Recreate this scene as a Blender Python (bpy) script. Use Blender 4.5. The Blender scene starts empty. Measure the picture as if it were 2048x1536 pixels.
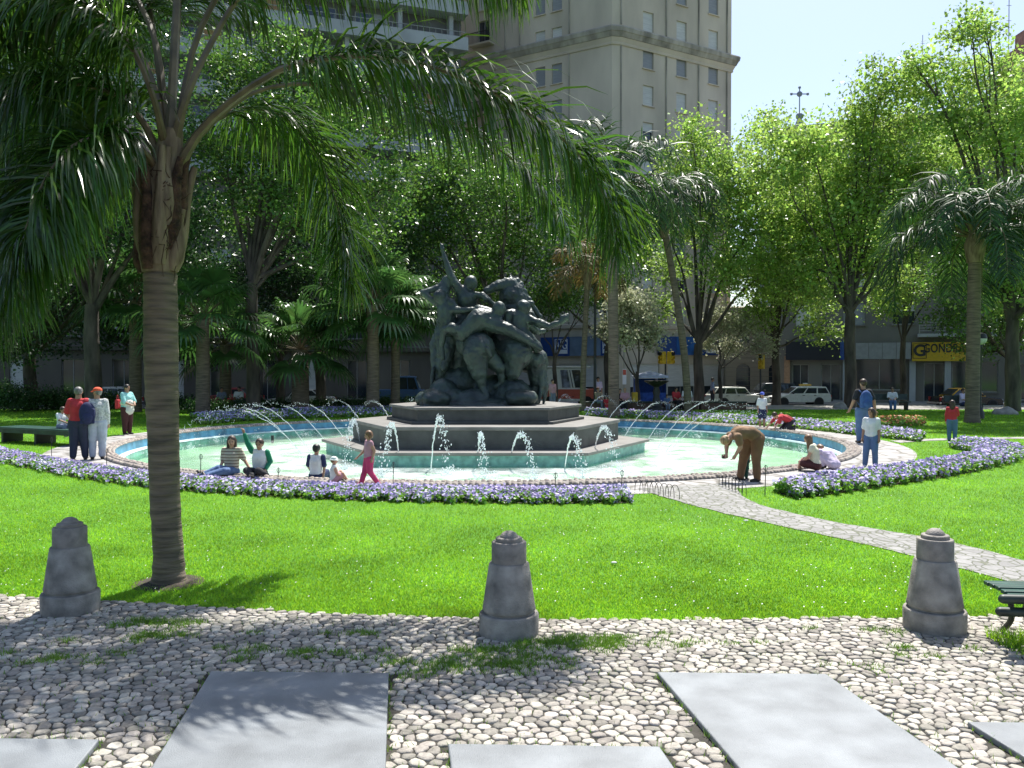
import bpy, bmesh, math, random
import numpy as np
from mathutils import Vector, Matrix, Euler

random.seed(11); NR = np.random.default_rng(7)
R = math.radians
sc = bpy.context.scene
C = sc.collection

# ------------------------------------------------------------------ camera, sky, sun, exposure
FPX, CAMH, PITCH = 1700.0, 2.08, -math.atan(28/1700)
cam_d = bpy.data.cameras.new('camera'); cam = bpy.data.objects.new('camera', cam_d); C.objects.link(cam)
cam_d.sensor_width = 36; cam_d.lens = FPX/2048*36; cam_d.clip_end = 2000; cam_d.clip_start = 0.05
cam.location = (0, 0, CAMH); cam.rotation_euler = (R(90)+PITCH, 0, 0)
sc.camera = cam

SUN_AZ, SUN_EL = R(19), R(62)          # azimuth measured from +Y towards +X
sdir = Vector((math.sin(SUN_AZ)*math.cos(SUN_EL), math.cos(SUN_AZ)*math.cos(SUN_EL), math.sin(SUN_EL)))
w = bpy.data.worlds.new('World'); sc.world = w; w.use_nodes = True
nt = w.node_tree
sky = nt.nodes.new('ShaderNodeTexSky'); sky.sky_type = 'NISHITA'; sky.sun_disc = False
sky.sun_elevation = SUN_EL; sky.sun_rotation = SUN_AZ
sky.air_density = 1.0; sky.dust_density = 1.8; sky.ozone_density = 1.6
nt.links.new(sky.outputs[0], nt.nodes['Background'].inputs[0])
nt.nodes['Background'].inputs[1].default_value = 0.10
sl = bpy.data.lights.new('sun', 'SUN'); sl.energy = 4.4; sl.angle = R(0.5); sl.color = (1, 0.965, 0.90)
so = bpy.data.objects.new('sun', sl); C.objects.link(so)
so.rotation_euler = sdir.to_track_quat('Z', 'Y').to_euler()
sc.view_settings.view_transform = 'Standard'; sc.view_settings.look = 'None'
sc.view_settings.exposure = 1.0; sc.view_settings.gamma = 1
sc.cycles.max_bounces = 8; sc.cycles.transparent_max_bounces = 12
sc.cycles.use_denoising = True

# ------------------------------------------------------------------ pixel helpers (photo is 2048 x 1536)
def ray(x, y):
    u = (x-1024)/FPX; v = (768-y)/FPX
    return Vector((u, math.cos(PITCH)-v*math.sin(PITCH), math.sin(PITCH)+v*math.cos(PITCH)))
def P(x, y, d):                       # world point seen at pixel, at distance d along +Y
    r = ray(x, y); return Vector((0, 0, CAMH)) + r*(d/r.y)
def G(x, y, z=0.0):                   # world point on the level z
    r = ray(x, y); return Vector((0, 0, CAMH)) + r*((z-CAMH)/r.z)

# ------------------------------------------------------------------ materials
_m = {}
def mat(name, col, rough=0.7, var=0.12, scale=6.0, bump=0.0, metal=0.0, spec=0.5, col2=None, island=0.0, transl=0.0, bscale=None, coat=0.0, stretch=None, emit=0.0):
    if name in _m: return _m[name]
    m = bpy.data.materials.new(name); m.use_nodes = True; n = m.node_tree.nodes; l = m.node_tree.links
    b = n['Principled BSDF']; out = n['Material Output']
    b.inputs['Roughness'].default_value = rough; b.inputs['Metallic'].default_value = metal
    b.inputs['Specular IOR Level'].default_value = spec; b.inputs['Coat Weight'].default_value = coat
    tc = n.new('ShaderNodeTexCoord'); vec = tc.outputs['Object']
    if stretch:
        mp = n.new('ShaderNodeMapping'); mp.inputs['Scale'].default_value = stretch; l.new(vec, mp.inputs[0]); vec = mp.outputs[0]
    nz = n.new('ShaderNodeTexNoise'); nz.inputs['Scale'].default_value = scale; nz.inputs['Detail'].default_value = 5; l.new(vec, nz.inputs[0])
    mx = n.new('ShaderNodeMix'); mx.data_type = 'RGBA'
    c2 = col2 if col2 else tuple(c*(1-2.2*var) for c in col)
    rp = n.new('ShaderNodeMapRange'); rp.inputs[1].default_value = 0.3; rp.inputs[2].default_value = 0.7
    l.new(nz.outputs[0], rp.inputs[0]); l.new(rp.outputs[0], mx.inputs[0])
    mx.inputs[6].default_value = (*c2, 1); mx.inputs[7].default_value = (*[min(1, c*(1+var*0.6)) for c in col], 1)
    cs = mx.outputs[2]
    if island > 0:
        g = n.new('ShaderNodeNewGeometry'); mr = n.new('ShaderNodeMapRange'); mr.inputs[3].default_value = 1-island; mr.inputs[4].default_value = 1+island*0.6
        l.new(g.outputs['Random Per Island'], mr.inputs[0])
        hs = n.new('ShaderNodeHueSaturation'); l.new(cs, hs.inputs['Color']); l.new(mr.outputs[0], hs.inputs['Value']); cs = hs.outputs[0]
        m2 = n.new('ShaderNodeMapRange'); m2.inputs[3].default_value = 0.485; m2.inputs[4].default_value = 0.52
        wn = n.new('ShaderNodeTexWhiteNoise'); wn.noise_dimensions = '1D'; l.new(g.outputs['Random Per Island'], wn.inputs['W'])
        l.new(wn.outputs['Value'], m2.inputs[0]); l.new(m2.outputs[0], hs.inputs['Hue'])
    l.new(cs, b.inputs['Base Color'])
    if bump > 0:
        bp = n.new('ShaderNodeBump'); bp.inputs['Strength'].default_value = bump; bp.inputs['Distance'].default_value = 0.03
        if bscale:
            n2 = n.new('ShaderNodeTexNoise'); n2.inputs['Scale'].default_value = bscale; n2.inputs['Detail'].default_value = 4; l.new(vec, n2.inputs[0]); l.new(n2.outputs[0], bp.inputs['Height'])
        else: l.new(nz.outputs[0], bp.inputs['Height'])
        l.new(bp.outputs[0], b.inputs['Normal'])
    if transl > 0:
        t = n.new('ShaderNodeBsdfTranslucent'); ms = n.new('ShaderNodeMixShader'); ms.inputs[0].default_value = transl
        tl = n.new('ShaderNodeHueSaturation'); tl.inputs['Value'].default_value = 1.35; tl.inputs['Hue'].default_value = 0.493; tl.inputs['Saturation'].default_value = 1.05
        l.new(cs, tl.inputs['Color']); l.new(tl.outputs[0], t.inputs[0])
        l.new(b.outputs[0], ms.inputs[1]); l.new(t.outputs[0], ms.inputs[2]); l.new(ms.outputs[0], out.inputs[0])
    if emit > 0:
        b.inputs['Emission Color'].default_value = (*col, 1); b.inputs['Emission Strength'].default_value = emit
    _m[name] = m; return m

def paint(name, col, rough=0.45, **k): return mat(name, col, rough, var=k.pop('var', 0.06), **k)

# ------------------------------------------------------------------ mesh builder
def tag(o, label=None, cat=None, group=None, kind=None):
    if label: o['label'] = label
    if cat: o['category'] = cat
    if group: o['group'] = group
    if kind: o['kind'] = kind
    return o
def thing(name, label, cat, loc=(0, 0, 0), rz=0.0, group=None):
    o = bpy.data.objects.new(name, None); C.objects.link(o); o.location = loc; o.rotation_euler = (0, 0, rz)
    o.empty_display_size = 0.2
    return tag(o, label, cat, group)
def dup(root, loc, rz=0, label=None, scale=None):
    def cp(o, par):
        c = o.copy(); C.objects.link(c)
        if par: c.parent = par
        for ch in list(kids.get(o.name, [])): cp(ch, c)
        return c
    kids = {}
    for o in list(C.objects):
        if o.parent: kids.setdefault(o.parent.name, []).append(o)
    r = cp(root, None); r.location = loc; r.rotation_euler = (0, 0, rz)
    if scale: r.scale = (scale,)*3 if not hasattr(scale, '__len__') else scale
    if label: r['label'] = label
    return r
def frame_of(d):
    d = Vector(d).normalized(); a = Vector((0, 0, 1)) if abs(d.z) < 0.95 else Vector((1, 0, 0))
    u = d.cross(a).normalized(); return u, u.cross(d).normalized()

class MB:
    def __init__(s): s.v = []; s.f = []; s.mi = []; s.cur = 0
    def add(s, vs, fs):
        o = len(s.v); s.v += [tuple(p) for p in vs]; s.f += [tuple(i+o for i in f) for f in fs]; s.mi += [s.cur]*len(fs); return s
    def box(s, c, d, rz=0, rx=0, ry=0):
        M = Euler((rx, ry, rz)).to_matrix(); c = Vector(c)
        vs = [c+M@Vector((x*d[0]/2, y*d[1]/2, z*d[2]/2)) for z in (-1, 1) for y in (-1, 1) for x in (-1, 1)]
        return s.add(vs, [(0, 2, 3, 1), (4, 5, 7, 6), (0, 1, 5, 4), (2, 6, 7, 3), (0, 4, 6, 2), (1, 3, 7, 5)])
    def tube(s, pts, rad, n=8, caps=True):
        pts = [Vector(p) for p in pts]
        if not hasattr(rad, '__len__'): rad = [rad]*len(pts)
        vs = []; u0 = None
        for i, p in enumerate(pts):
            d = (pts[min(i+1, len(pts)-1)]-pts[max(i-1, 0)])
            if d.length < 1e-9: d = Vector((0, 0, 1))
            d.normalize()
            if u0 is None: u, v_ = frame_of(d)
            else:
                u = (u0-d*u0.dot(d))
                if u.length < 1e-6: u, _ = frame_of(d)
                u.normalize()
            u0 = u; v_ = d.cross(u)
            for k in range(n):
                a = 2*math.pi*k/n; vs.append(p+(u*math.cos(a)+v_*math.sin(a))*rad[i])
        fs = []
        for i in range(len(pts)-1):
            for k in range(n):
                a = i*n+k; b = i*n+(k+1) % n; fs.append((a, b, b+n, a+n))
        if caps: fs.append(tuple(range(n-1, -1, -1))); fs.append(tuple((len(pts)-1)*n+k for k in range(n)))
        return s.add(vs, fs)
    def lathe(s, prof, c=(0, 0, 0), n=32, sx=1, sy=1):
        vs = []; fs = []
        for r, z in prof:
            for k in range(n):
                a = 2*math.pi*k/n; vs.append((c[0]+r*sx*math.cos(a), c[1]+r*sy*math.sin(a), c[2]+z))
        for i in range(len(prof)-1):
            for k in range(n):
                a = i*n+k; b = i*n+(k+1) % n; fs.append((a, b, b+n, a+n))
        if prof[0][0] > 1e-4: fs.append(tuple(range(n-1, -1, -1)))
        if prof[-1][0] > 1e-4: fs.append(tuple((len(prof)-1)*n+k for k in range(n)))
        return s.add(vs, fs)
    def ball(s, c, r, n=12, m=8, M=None):
        if not hasattr(r, '__len__'): r = (r, r, r)
        vs = []; fs = []; c = Vector(c)
        for i in range(m+1):
            t = math.pi*i/m
            for k in range(n):
                a = 2*math.pi*k/n; p = Vector((r[0]*math.sin(t)*math.cos(a), r[1]*math.sin(t)*math.sin(a), r[2]*math.cos(t)))
                if M: p = M@p
                vs.append(c+p)
        for i in range(m):
            for k in range(n):
                a = i*n+k; b = i*n+(k+1) % n; fs.append((a, a+n, b+n, b))
        return s.add(vs, fs)
    def cap(s, p0, p1, r0, r1, n=12):
        p0 = Vector(p0); p1 = Vector(p1); d = p1-p0; L = d.length
        if L < 1e-5: return s.ball(p0, r0)
        d.normalize(); pts = []; rr = []
        for t in (90, 70, 45, 20): pts.append(p0-d*r0*math.sin(R(t))); rr.append(max(1e-4, r0*math.cos(R(t))))
        pts += [p0, p1]; rr += [r0, r1]
        for t in (20, 45, 70, 90): pts.append(p1+d*r1*math.sin(R(t))); rr.append(max(1e-4, r1*math.cos(R(t))))
        return s.tube(pts, rr, n)
    def prism(s, poly, z0, z1):
        n = len(poly); vs = [(x, y, z0) for x, y in poly]+[(x, y, z1) for x, y in poly]
        fs = [tuple(range(n-1, -1, -1)), tuple(range(n, 2*n))]+[(i, (i+1) % n, (i+1) % n+n, i+n) for i in range(n)]
        return s.add(vs, fs)
    def quad(s, a, b, c, d): return s.add([a, b, c, d], [(0, 1, 2, 3)])
    def build(s, name, m, parent=None, smooth=False, bevel=0.0):
        me = bpy.data.meshes.new(name); me.from_pydata(s.v, [], s.f)
        for x in (m if isinstance(m, (list, tuple)) else [m]): me.materials.append(x)
        if any(s.mi): me.polygons.foreach_set('material_index', s.mi)
        if smooth:
            me.polygons.foreach_set('use_smooth', [True]*len(s.f))
            try: me.set_sharp_from_angle(angle=R(40))
            except Exception: pass
        me.update(); o = bpy.data.objects.new(name, me); C.objects.link(o)
        if parent: o.parent = parent
        if bevel:
            b = o.modifiers.new('bevel', 'BEVEL'); b.width = bevel; b.segments = 2; b.limit_method = 'ANGLE'; b.angle_limit = R(40)
        return o

def np_mesh(name, V, F, m, parent=None, smooth=False, mi=None):
    """V (n,3) float, F (k,4) or (k,3) int"""
    me = bpy.data.meshes.new(name); nv = len(V); k, q = F.shape
    me.vertices.add(nv); me.vertices.foreach_set('co', V.astype(np.float32).ravel())
    me.loops.add(k*q); me.loops.foreach_set('vertex_index', F.astype(np.int32).ravel())
    me.polygons.add(k); me.polygons.foreach_set('loop_start', np.arange(k, dtype=np.int32)*q)
    me.polygons.foreach_set('loop_total', np.full(k, q, dtype=np.int32))
    for x in (m if isinstance(m, (list, tuple)) else [m]): me.materials.append(x)
    if mi is not None: me.polygons.foreach_set('material_index', mi.astype(np.int32))
    if smooth: me.polygons.foreach_set('use_smooth', np.ones(k, dtype=bool))
    me.update(calc_edges=True); me.validate()
    o = bpy.data.objects.new(name, me); C.objects.link(o)
    if parent: o.parent = parent
    return o

def blob(name, mb, voxel, m, parent=None, extra=None, sm=3, noise=0.0, nscale=1.0):
    """fuse overlapping prims into one continuous skin"""
    me = bpy.data.meshes.new(name); me.from_pydata(mb.v, [], mb.f)
    o = bpy.data.objects.new(name, me); C.objects.link(o)
    r = o.modifiers.new('r', 'REMESH'); r.mode = 'VOXEL'; r.voxel_size = voxel
    s = o.modifiers.new('s', 'SMOOTH'); s.factor = 0.5; s.iterations = sm
    if noise:
        tx = bpy.data.textures.new('n', 'CLOUDS'); tx.noise_scale = nscale; tx.noise_depth = 3
        d = o.modifiers.new('d', 'DISPLACE'); d.texture = tx; d.strength = noise; d.mid_level = 0.5
    dg = bpy.context.evaluated_depsgraph_get(); ev = o.evaluated_get(dg)
    me2 = bpy.data.meshes.new_from_object(ev); o.modifiers.clear(); o.data = me2; bpy.data.meshes.remove(me)
    if extra:
        bm = bmesh.new(); bm.from_mesh(me2); t = bpy.data.meshes.new('t'); t.from_pydata(extra.v, [], extra.f); bm.from_mesh(t); bm.to_mesh(me2); bm.free(); bpy.data.meshes.remove(t)
    me2.polygons.foreach_set('use_smooth', [True]*len(me2.polygons))
    me2.name = name; me2.materials.clear(); me2.materials.append(m); me2.update()
    if parent: o.parent = parent
    return o

def bez(p, n):                        # Catmull-Rom through points
    p = [Vector(q) for q in p]; p = [2*p[0]-p[1]]+p+[2*p[-1]-p[-2]]; out = []
    seg = len(p)-3
    for i in range(n):
        t = i/(n-1)*seg; k = min(int(t), seg-1); u = t-k; a, b, c, d = p[k:k+4]
        out.append(0.5*((2*b)+(c-a)*u+(2*a-5*b+4*c-d)*u*u+(3*b-a-3*c+d)*u*u*u))
    return out

def struct(o): o['kind'] = 'structure'; return o

# ------------------------------------------------------------------ ground
PC = Vector((-0.8, 25.6, 0)); PR = 10.5              # pool centre, outer radius of the pool rim
STZ = -0.55                                          # street level
def ringpt(r, a): return (PC.x+r*math.cos(a), PC.y+r*math.sin(a))

def lawn_material():
    m = bpy.data.materials.new('lawn_grass'); m.use_nodes = True; n = m.node_tree.nodes; l = m.node_tree.links; b = n['Principled BSDF']
    b.inputs['Roughness'].default_value = 0.75; b.inputs['Specular IOR Level'].default_value = 0.25
    tc = n.new('ShaderNodeTexCoord')
    def noise(s, d=4):
        x = n.new('ShaderNodeTexNoise'); x.inputs['Scale'].default_value = s; x.inputs['Detail'].default_value = d; l.new(tc.outputs['Object'], x.inputs[0]); return x
    a = noise(0.5); c = noise(18, 6); f = noise(90, 3)
    r1 = n.new('ShaderNodeValToRGB'); r1.color_ramp.elements[0].position = 0.3; r1.color_ramp.elements[1].position = 0.7
    r1.color_ramp.elements[0].color = (0.075, 0.24, 0.008, 1); r1.color_ramp.elements[1].color = (0.125, 0.33, 0.012, 1)
    l.new(a.outputs[0], r1.inputs[0])
    r2 = n.new('ShaderNodeValToRGB'); r2.color_ramp.elements[0].position = 0.35; r2.color_ramp.elements[1].position = 0.72
    r2.color_ramp.elements[0].color = (0.45, 0.5, 0.4, 1); r2.color_ramp.elements[1].color = (1.25, 1.2, 1.3, 1); l.new(c.outputs[0], r2.inputs[0])
    mx = n.new('ShaderNodeMix'); mx.data_type = 'RGBA'; mx.blend_type = 'MULTIPLY'; mx.inputs[0].default_value = 0.75
    l.new(r1.outputs[0], mx.inputs[6]); l.new(r2.outputs[0], mx.inputs[7]); l.new(mx.outputs[2], b.inputs['Base Color'])
    bp = n.new('ShaderNodeBump'); bp.inputs['Strength'].default_value = 0.7; bp.inputs['Distance'].default_value = 0.03; l.new(f.outputs[0], bp.inputs['Height']); l.new(bp.outputs[0], b.inputs['Normal'])
    return m
M_lawn = lawn_material()
def stone_paving(name, c1, c2, mortar, scale, rnd=1.0, stretch=(1, 1, 1), bump=0.5):
    m = bpy.data.materials.new(name); m.use_nodes = True; n = m.node_tree.nodes; l = m.node_tree.links; b = n['Principled BSDF']
    b.inputs['Roughness'].default_value = 0.8
    tc = n.new('ShaderNodeTexCoord'); mp = n.new('ShaderNodeMapping'); mp.inputs['Scale'].default_value = stretch; l.new(tc.outputs['Object'], mp.inputs[0])
    nz = n.new('ShaderNodeTexNoise'); nz.inputs['Scale'].default_value = 5; l.new(mp.outputs[0], nz.inputs[0])
    ad = n.new('ShaderNodeMix'); ad.data_type = 'RGBA'; ad.blend_type = 'LINEAR_LIGHT'; ad.inputs[0].default_value = 0.06; l.new(mp.outputs[0], ad.inputs[6]); l.new(nz.outputs[1], ad.inputs[7])
    v = n.new('ShaderNodeTexVoronoi'); v.inputs['Scale'].default_value = scale; v.inputs['Randomness'].default_value = rnd; l.new(ad.outputs[2], v.inputs[0])
    e = n.new('ShaderNodeTexVoronoi'); e.feature = 'DISTANCE_TO_EDGE'; e.inputs['Scale'].default_value = scale; e.inputs['Randomness'].default_value = rnd; l.new(ad.outputs[2], e.inputs[0])
    sp = n.new('ShaderNodeSeparateColor'); l.new(v.outputs['Color'], sp.inputs[0])
    mx = n.new('ShaderNodeMix'); mx.data_type = 'RGBA'; mx.inputs[6].default_value = (*c1, 1); mx.inputs[7].default_value = (*c2, 1); l.new(sp.outputs[0], mx.inputs[0])
    n3 = n.new('ShaderNodeTexNoise'); n3.inputs['Scale'].default_value = 30; n3.inputs['Detail'].default_value = 5; l.new(tc.outputs['Object'], n3.inputs[0])
    mm = n.new('ShaderNodeMix'); mm.data_type = 'RGBA'; mm.blend_type = 'OVERLAY'; mm.inputs[0].default_value = 0.35; l.new(mx.outputs[2], mm.inputs[6]); l.new(n3.outputs[0], mm.inputs[7])
    rp = n.new('ShaderNodeMapRange'); rp.inputs[1].default_value = 0.015; rp.inputs[2].default_value = 0.07; l.new(e.outputs['Distance'], rp.inputs[0])
    m2 = n.new('ShaderNodeMix'); m2.data_type = 'RGBA'; m2.inputs[6].default_value = (*mortar, 1); l.new(mm.outputs[2], m2.inputs[7]); l.new(rp.outputs[0], m2.inputs[0])
    l.new(m2.outputs[2], b.inputs['Base Color'])
    bp = n.new('ShaderNodeBump'); bp.inputs['Strength'].default_value = bump; bp.inputs['Distance'].default_value = 0.03; l.new(rp.outputs[0], bp.inputs['Height']); l.new(bp.outputs[0], b.inputs['Normal'])
    return m

# far ground and street
mb = MB(); mb.quad((-600, -200, STZ-0.05), (600, -200, STZ-0.05), (600, 1200, STZ-0.05), (-600, 1200, STZ-0.05))
struct(mb.build('ground', mat('ground_soil', (0.16, 0.15, 0.13), 0.9)))
mb = MB(); mb.quad((-120, 50.2, STZ), (120, 50.2, STZ), (120, 61, STZ), (-120, 61, STZ))
struct(mb.build('road', mat('asphalt', (0.075, 0.075, 0.08), 0.85, var=0.2, scale=3, bump=0.2, bscale=60)))
mb = MB(); mb.box((0, 81, STZ+0.05), (240, 40-0.02, 0.16)); mb.box((0, 61.0, STZ+0.03), (240, 0.3, 0.17))
struct(mb.build('far_pavement', mat('pavement_tiles', (0.30, 0.29, 0.27), 0.8, var=0.15, scale=1.5)))
# the lawn plate with a hole for the pool
N = 192; vs = []; X0, X1, Y0, Y1 = -75, 75, -12, 49.5
for k in range(N):
    a = 2*math.pi*k/N; vs.append((*ringpt(PR-0.1, a), 0.0))
for k in range(N):
    a = 2*math.pi*k/N; c, s_ = math.cos(a), math.sin(a); ts = []
    if c > 1e-6: ts.append((X1-PC.x)/c)
    if c < -1e-6: ts.append((X0-PC.x)/c)
    if s_ > 1e-6: ts.append((Y1-PC.y)/s_)
    if s_ < -1e-6: ts.append((Y0-PC.y)/s_)
    t = min(ts); vs.append((PC.x+c*t, PC.y+s_*t, 0.0))
for (cx, cy) in ((X0, Y0), (X1, Y0), (X1, Y1), (X0, Y1)): vs.append((cx, cy, 0.0))
fs = [(k, (k+1) % N, (k+1) % N+N, k+N) for k in range(N)]
angs = [math.atan2(cy-PC.y, cx-PC.x) % (2*math.pi) for (cx, cy) in ((X0, Y0), (X1, Y0), (X1, Y1), (X0, Y1))]
for i, a in enumerate(angs):
    k = int(a/(2*math.pi)*N); fs.append((N+k, N+(k+1) % N, 2*N+i))
mb = MB(); mb.add(vs, fs); struct(mb.build('lawn', M_lawn))
mb = MB(); mb.box((0, 49.65, -0.26), (150, 0.3, 0.56)); struct(mb.build('park_kerb', mat('kerb_granite', (0.34, 0.33, 0.31), 0.8)))
# pavement strip at the far side of the park
mb = MB(); mb.quad((-75, 45.6, 0.006), (-14, 45.6, 0.006), (-14, 49.5, 0.006), (-75, 49.5, 0.006)); mb.quad((-14, 44.6, 0.006), (75, 44.6, 0.006), (75, 49.5, 0.006), (-14, 49.5, 0.006))
struct(mb.build('park_pavement', mat('park_paving', (0.33, 0.31, 0.29), 0.85, var=0.2, scale=2)))

# ring path of stone flags round the pool
M_flag = stone_paving('flag_stones', (0.36, 0.345, 0.33), (0.28, 0.27, 0.26), (0.14, 0.13, 0.11), 1.5, 0.7)
def ring_sheet(name, r0, r1, z, m, a0=0, a1=360, n=160):
    mb = MB(); vs = []; fs = []
    for k in range(n+1):
        a = R(a0+(a1-a0)*k/n); vs += [(*ringpt(r0, a), z), (*ringpt(r1, a), z)]
    for k in range(n): fs.append((2*k, 2*k+1, 2*k+3, 2*k+2))
    mb.add(vs, fs); return mb.build(name, m)
struct(ring_sheet('ring_path', PR-0.08, 11.75, 0.006, M_flag))
# slanting crazy paved path
M_crazy = stone_paving('crazy_paving', (0.26, 0.255, 0.245), (0.19, 0.186, 0.178), (0.10, 0.11, 0.065), 7.0, 1.0, (1, 0.75, 1))
L = [G(1275, 978), G(1345, 1000), G(1480, 1035), G(1690, 1080), G(1850, 1120), G(2048, 1172), G(2300, 1230)]
Rr = [G(1465, 966), G(1500, 1002), G(1620, 1035), G(1760, 1060), G(1900, 1085), G(2048, 1122), G(2300, 1178)]
mb = MB(); vs = []
Lb = bez(L, 50); Rb = bez(Rr, 50)
for i in range(50):
    j = 0.05*(random.random()-0.5); a = Lb[i]; b = Rb[i]; vs += [(a.x+j, a.y, 0.010), (b.x+j, b.y, 0.010)]
mb.add(vs, [(2*i, 2*i+1, 2*i+3, 2*i+2) for i in range(49)]); struct(mb.build('stone_path', M_crazy))
# far right path branch
mb = MB(); vs = []
for x, y, w_ in [(1790, 884, .35), (1850, 880, .3), (1950, 878, .3), (2060, 876, .3), (2300, 872, .3)]:
    p = G(x, y); vs += [(p.x, p.y-w_, 0.012), (p.x, p.y+w_, 0.012)]
mb.add(vs, [(2*i, 2*i+1, 2*i+3, 2*i+2) for i in range(4)]); struct(mb.build('side_path', M_flag))

# ------------------------------------------------------------------ cobbled foreground
EDGE = [(-9, 8.3), (-6, 8.0), (-4.68, 7.78), (-3.6, 7.62), (-2.75, 7.44), (-1.4, 7.2), (-0.1, 7.06), (1.2, 7.04), (2.4, 7.08), (3.4, 7.1), (4.3, 7.16), (6, 7.3), (9, 7.6)]
def edge_y(x):
    for (a, ya), (b, yb) in zip(EDGE, EDGE[1:]):
        if a <= x <= b: return ya+(yb-ya)*(x-a)/(b-a)
    return 8.0
mb = MB(); vs = []
xs = [-9+18*i/90 for i in range(91)]
for x in xs: vs += [(x, -8, 0.006), (x, edge_y(x)-0.02, 0.006)]
mb.add(vs, [(2*i, 2*i+2, 2*i+3, 2*i+1) for i in range(90)])
struct(mb.build('cobble_bed', mat('cobble_soil', (0.05, 0.046, 0.036), 0.95, var=0.3, scale=8, bump=0.6)))
# granite slabs
ANG = R(7.6)
def slab_poly(x, y, w_, l_):
    """far-left corner x,y; slab runs towards the viewer"""
    ux = Vector((math.cos(-ANG*0+0.0), 0.0)); dx = Vector((1.0, -0.03)).normalized(); dy = Vector((math.sin(ANG), -math.cos(ANG)))
    a = Vector((x, y)); return [a, a+dx*w_, a+dx*w_+dy*l_, a+dy*l_]
SLABS = [slab_poly(-2.04, 5.73, 1.21, 1.9), slab_poly(0.98, 5.71, 1.13, 1.9), slab_poly(-3.5, 4.70, 1.22, 1.6), slab_poly(-0.35, 4.61, 1.15, 1.5), slab_poly(2.64, 4.90, 1.2, 1.6), slab_poly(4.1, 5.85, 1.2, 1.9), slab_poly(-5.2, 5.8, 1.2, 1.9)]
M_slab = mat('granite_slab', (0.225, 0.243, 0.257), 0.5, var=0.16, scale=3.2, bump=0.25, bscale=120)
def in_slab(x, y, m_=0.03):
    for pl in SLABS:
        ok = True
        for i in range(4):
            a, b = pl[i], pl[(i+1) % 4]; e = (b-a).normalized(); n_ = Vector((e.y, -e.x))
            if (Vector((x, y))-a).dot(n_) < -m_: ok = False; break
        if ok: return True
    return False
for i, pl in enumerate(SLABS):
    mb = MB(); mb.prism([(p.x, p.y) for p in reversed(pl)], 0.004, 0.042); struct(mb.build('paving_slab', M_slab, bevel=0.008))

def voronoi_stones(cells, zfun, h, gap, inside):
    """tightly packed rounded stones from jittered cells (dict (i,j)->(x,y))"""
    V = []; F = []
    for (i, j), c in cells.items():
        if not inside(c[0], c[1]): continue
        poly = [Vector((c[0]+dx, c[1]+dy)) for dx, dy in ((-.13, -.13), (.13, -.13), (.13, .13), (-.13, .13))]
        for di in (-2, -1, 0, 1, 2):
            for dj in (-2, -1, 0, 1, 2):
                if di == dj == 0: continue
                o = cells.get((i+di, j+dj))
                if o is None: continue
                mid = Vector(((o[0]+c[0])/2, (o[1]+c[1])/2)); nrm = Vector((o[0]-c[0], o[1]-c[1])); L_ = nrm.length
                if L_ > 0.33: continue
                nrm /= L_; mid -= nrm*gap/2
                out = []
                for k in range(len(poly)):
                    a, b = poly[k], poly[(k+1) % len(poly)]; da = (a-mid).dot(nrm); db = (b-mid).dot(nrm)
                    if da <= 0: out.append(a)
                    if da*db < 0: out.append(a+(b-a)*(da/(da-db)))
                poly = out
                if len(poly) < 3: break
            if len(poly) < 3: break
        if len(poly) < 3: continue
        ce = sum(poly, Vector((0, 0)))/len(poly)
        ring = []                                    # resample to 10 points, rounded
        for k in range(10):
            a = 2*math.pi*k/10; d = Vector((math.cos(a), math.sin(a))); t = 9
            for q in range(len(poly)):
                A, B = poly[q]-ce, poly[(q+1) % len(poly)]-ce; e = B-A; den = d.x*e.y-d.y*e.x
                if abs(den) < 1e-9: continue
                tt = (A.x*e.y-A.y*e.x)/den; uu = (A.x*d.y-A.y*d.x)/den
                if tt > 0 and -1e-6 <= uu <= 1+1e-6: t = min(t, tt)
            ring.append(t if t < 1 else 0.04)
        avg = sum(ring)/10; ring = [min(t, avg*1.45)*0.985 for t in ring]
        z = zfun(ce.x, ce.y); hh = h*random.uniform(0.7, 1.25); tx, ty = random.uniform(-.12, .12), random.uniform(-.12, .12)
        o = len(V)
        for s_, zz in ((1.0, -0.01), (0.985, hh*0.55), (0.86, hh*0.88), (0.5, hh*.99)):
            for k in range(10):
                a = 2*math.pi*k/10; x = math.cos(a)*ring[k]*s_; y = math.sin(a)*ring[k]*s_
                V.append((ce.x+x, ce.y+y, z+zz+(x*tx+y*ty)))
        for q in range(3):
            for k in range(10): F.append((o+q*10+k, o+q*10+(k+1) % 10, o+(q+1)*10+(k+1) % 10, o+(q+1)*10+k))
        V.append((ce.x, ce.y, z+hh*1.03)); 
        for k in range(0, 10, 2): F.append((o+30+k, o+30+(k+1) % 10, o+30+(k+2) % 10, len(V)-1))
    return np.array(V), np.array(F)
cells = {}
for j in range(-6, 70):
    for i in range(-94, 95):
        x = i*0.083+(0.042 if j % 2 else 0)+random.uniform(-.030, .030)+.02*math.sin(j*.9); y = 2.7+j*0.074+random.uniform(-.023, .023)+.03*math.sin(i*.2)
        cells[(i, j)] = (x, y)
V, F = voronoi_stones(cells, lambda x, y: 0.001, 0.016, 0.0050, lambda x, y: y < edge_y(x)-0.01 and not in_slab(x, y, 0.02))
M_peb = mat('cobble_stone', (0.43, 0.395, 0.34), 0.85, var=0.16, scale=24, island=0.5, bump=0.35, bscale=60)
tag(np_mesh('cobblestones', V, F, M_peb, smooth=True), kind='structure')

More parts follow.
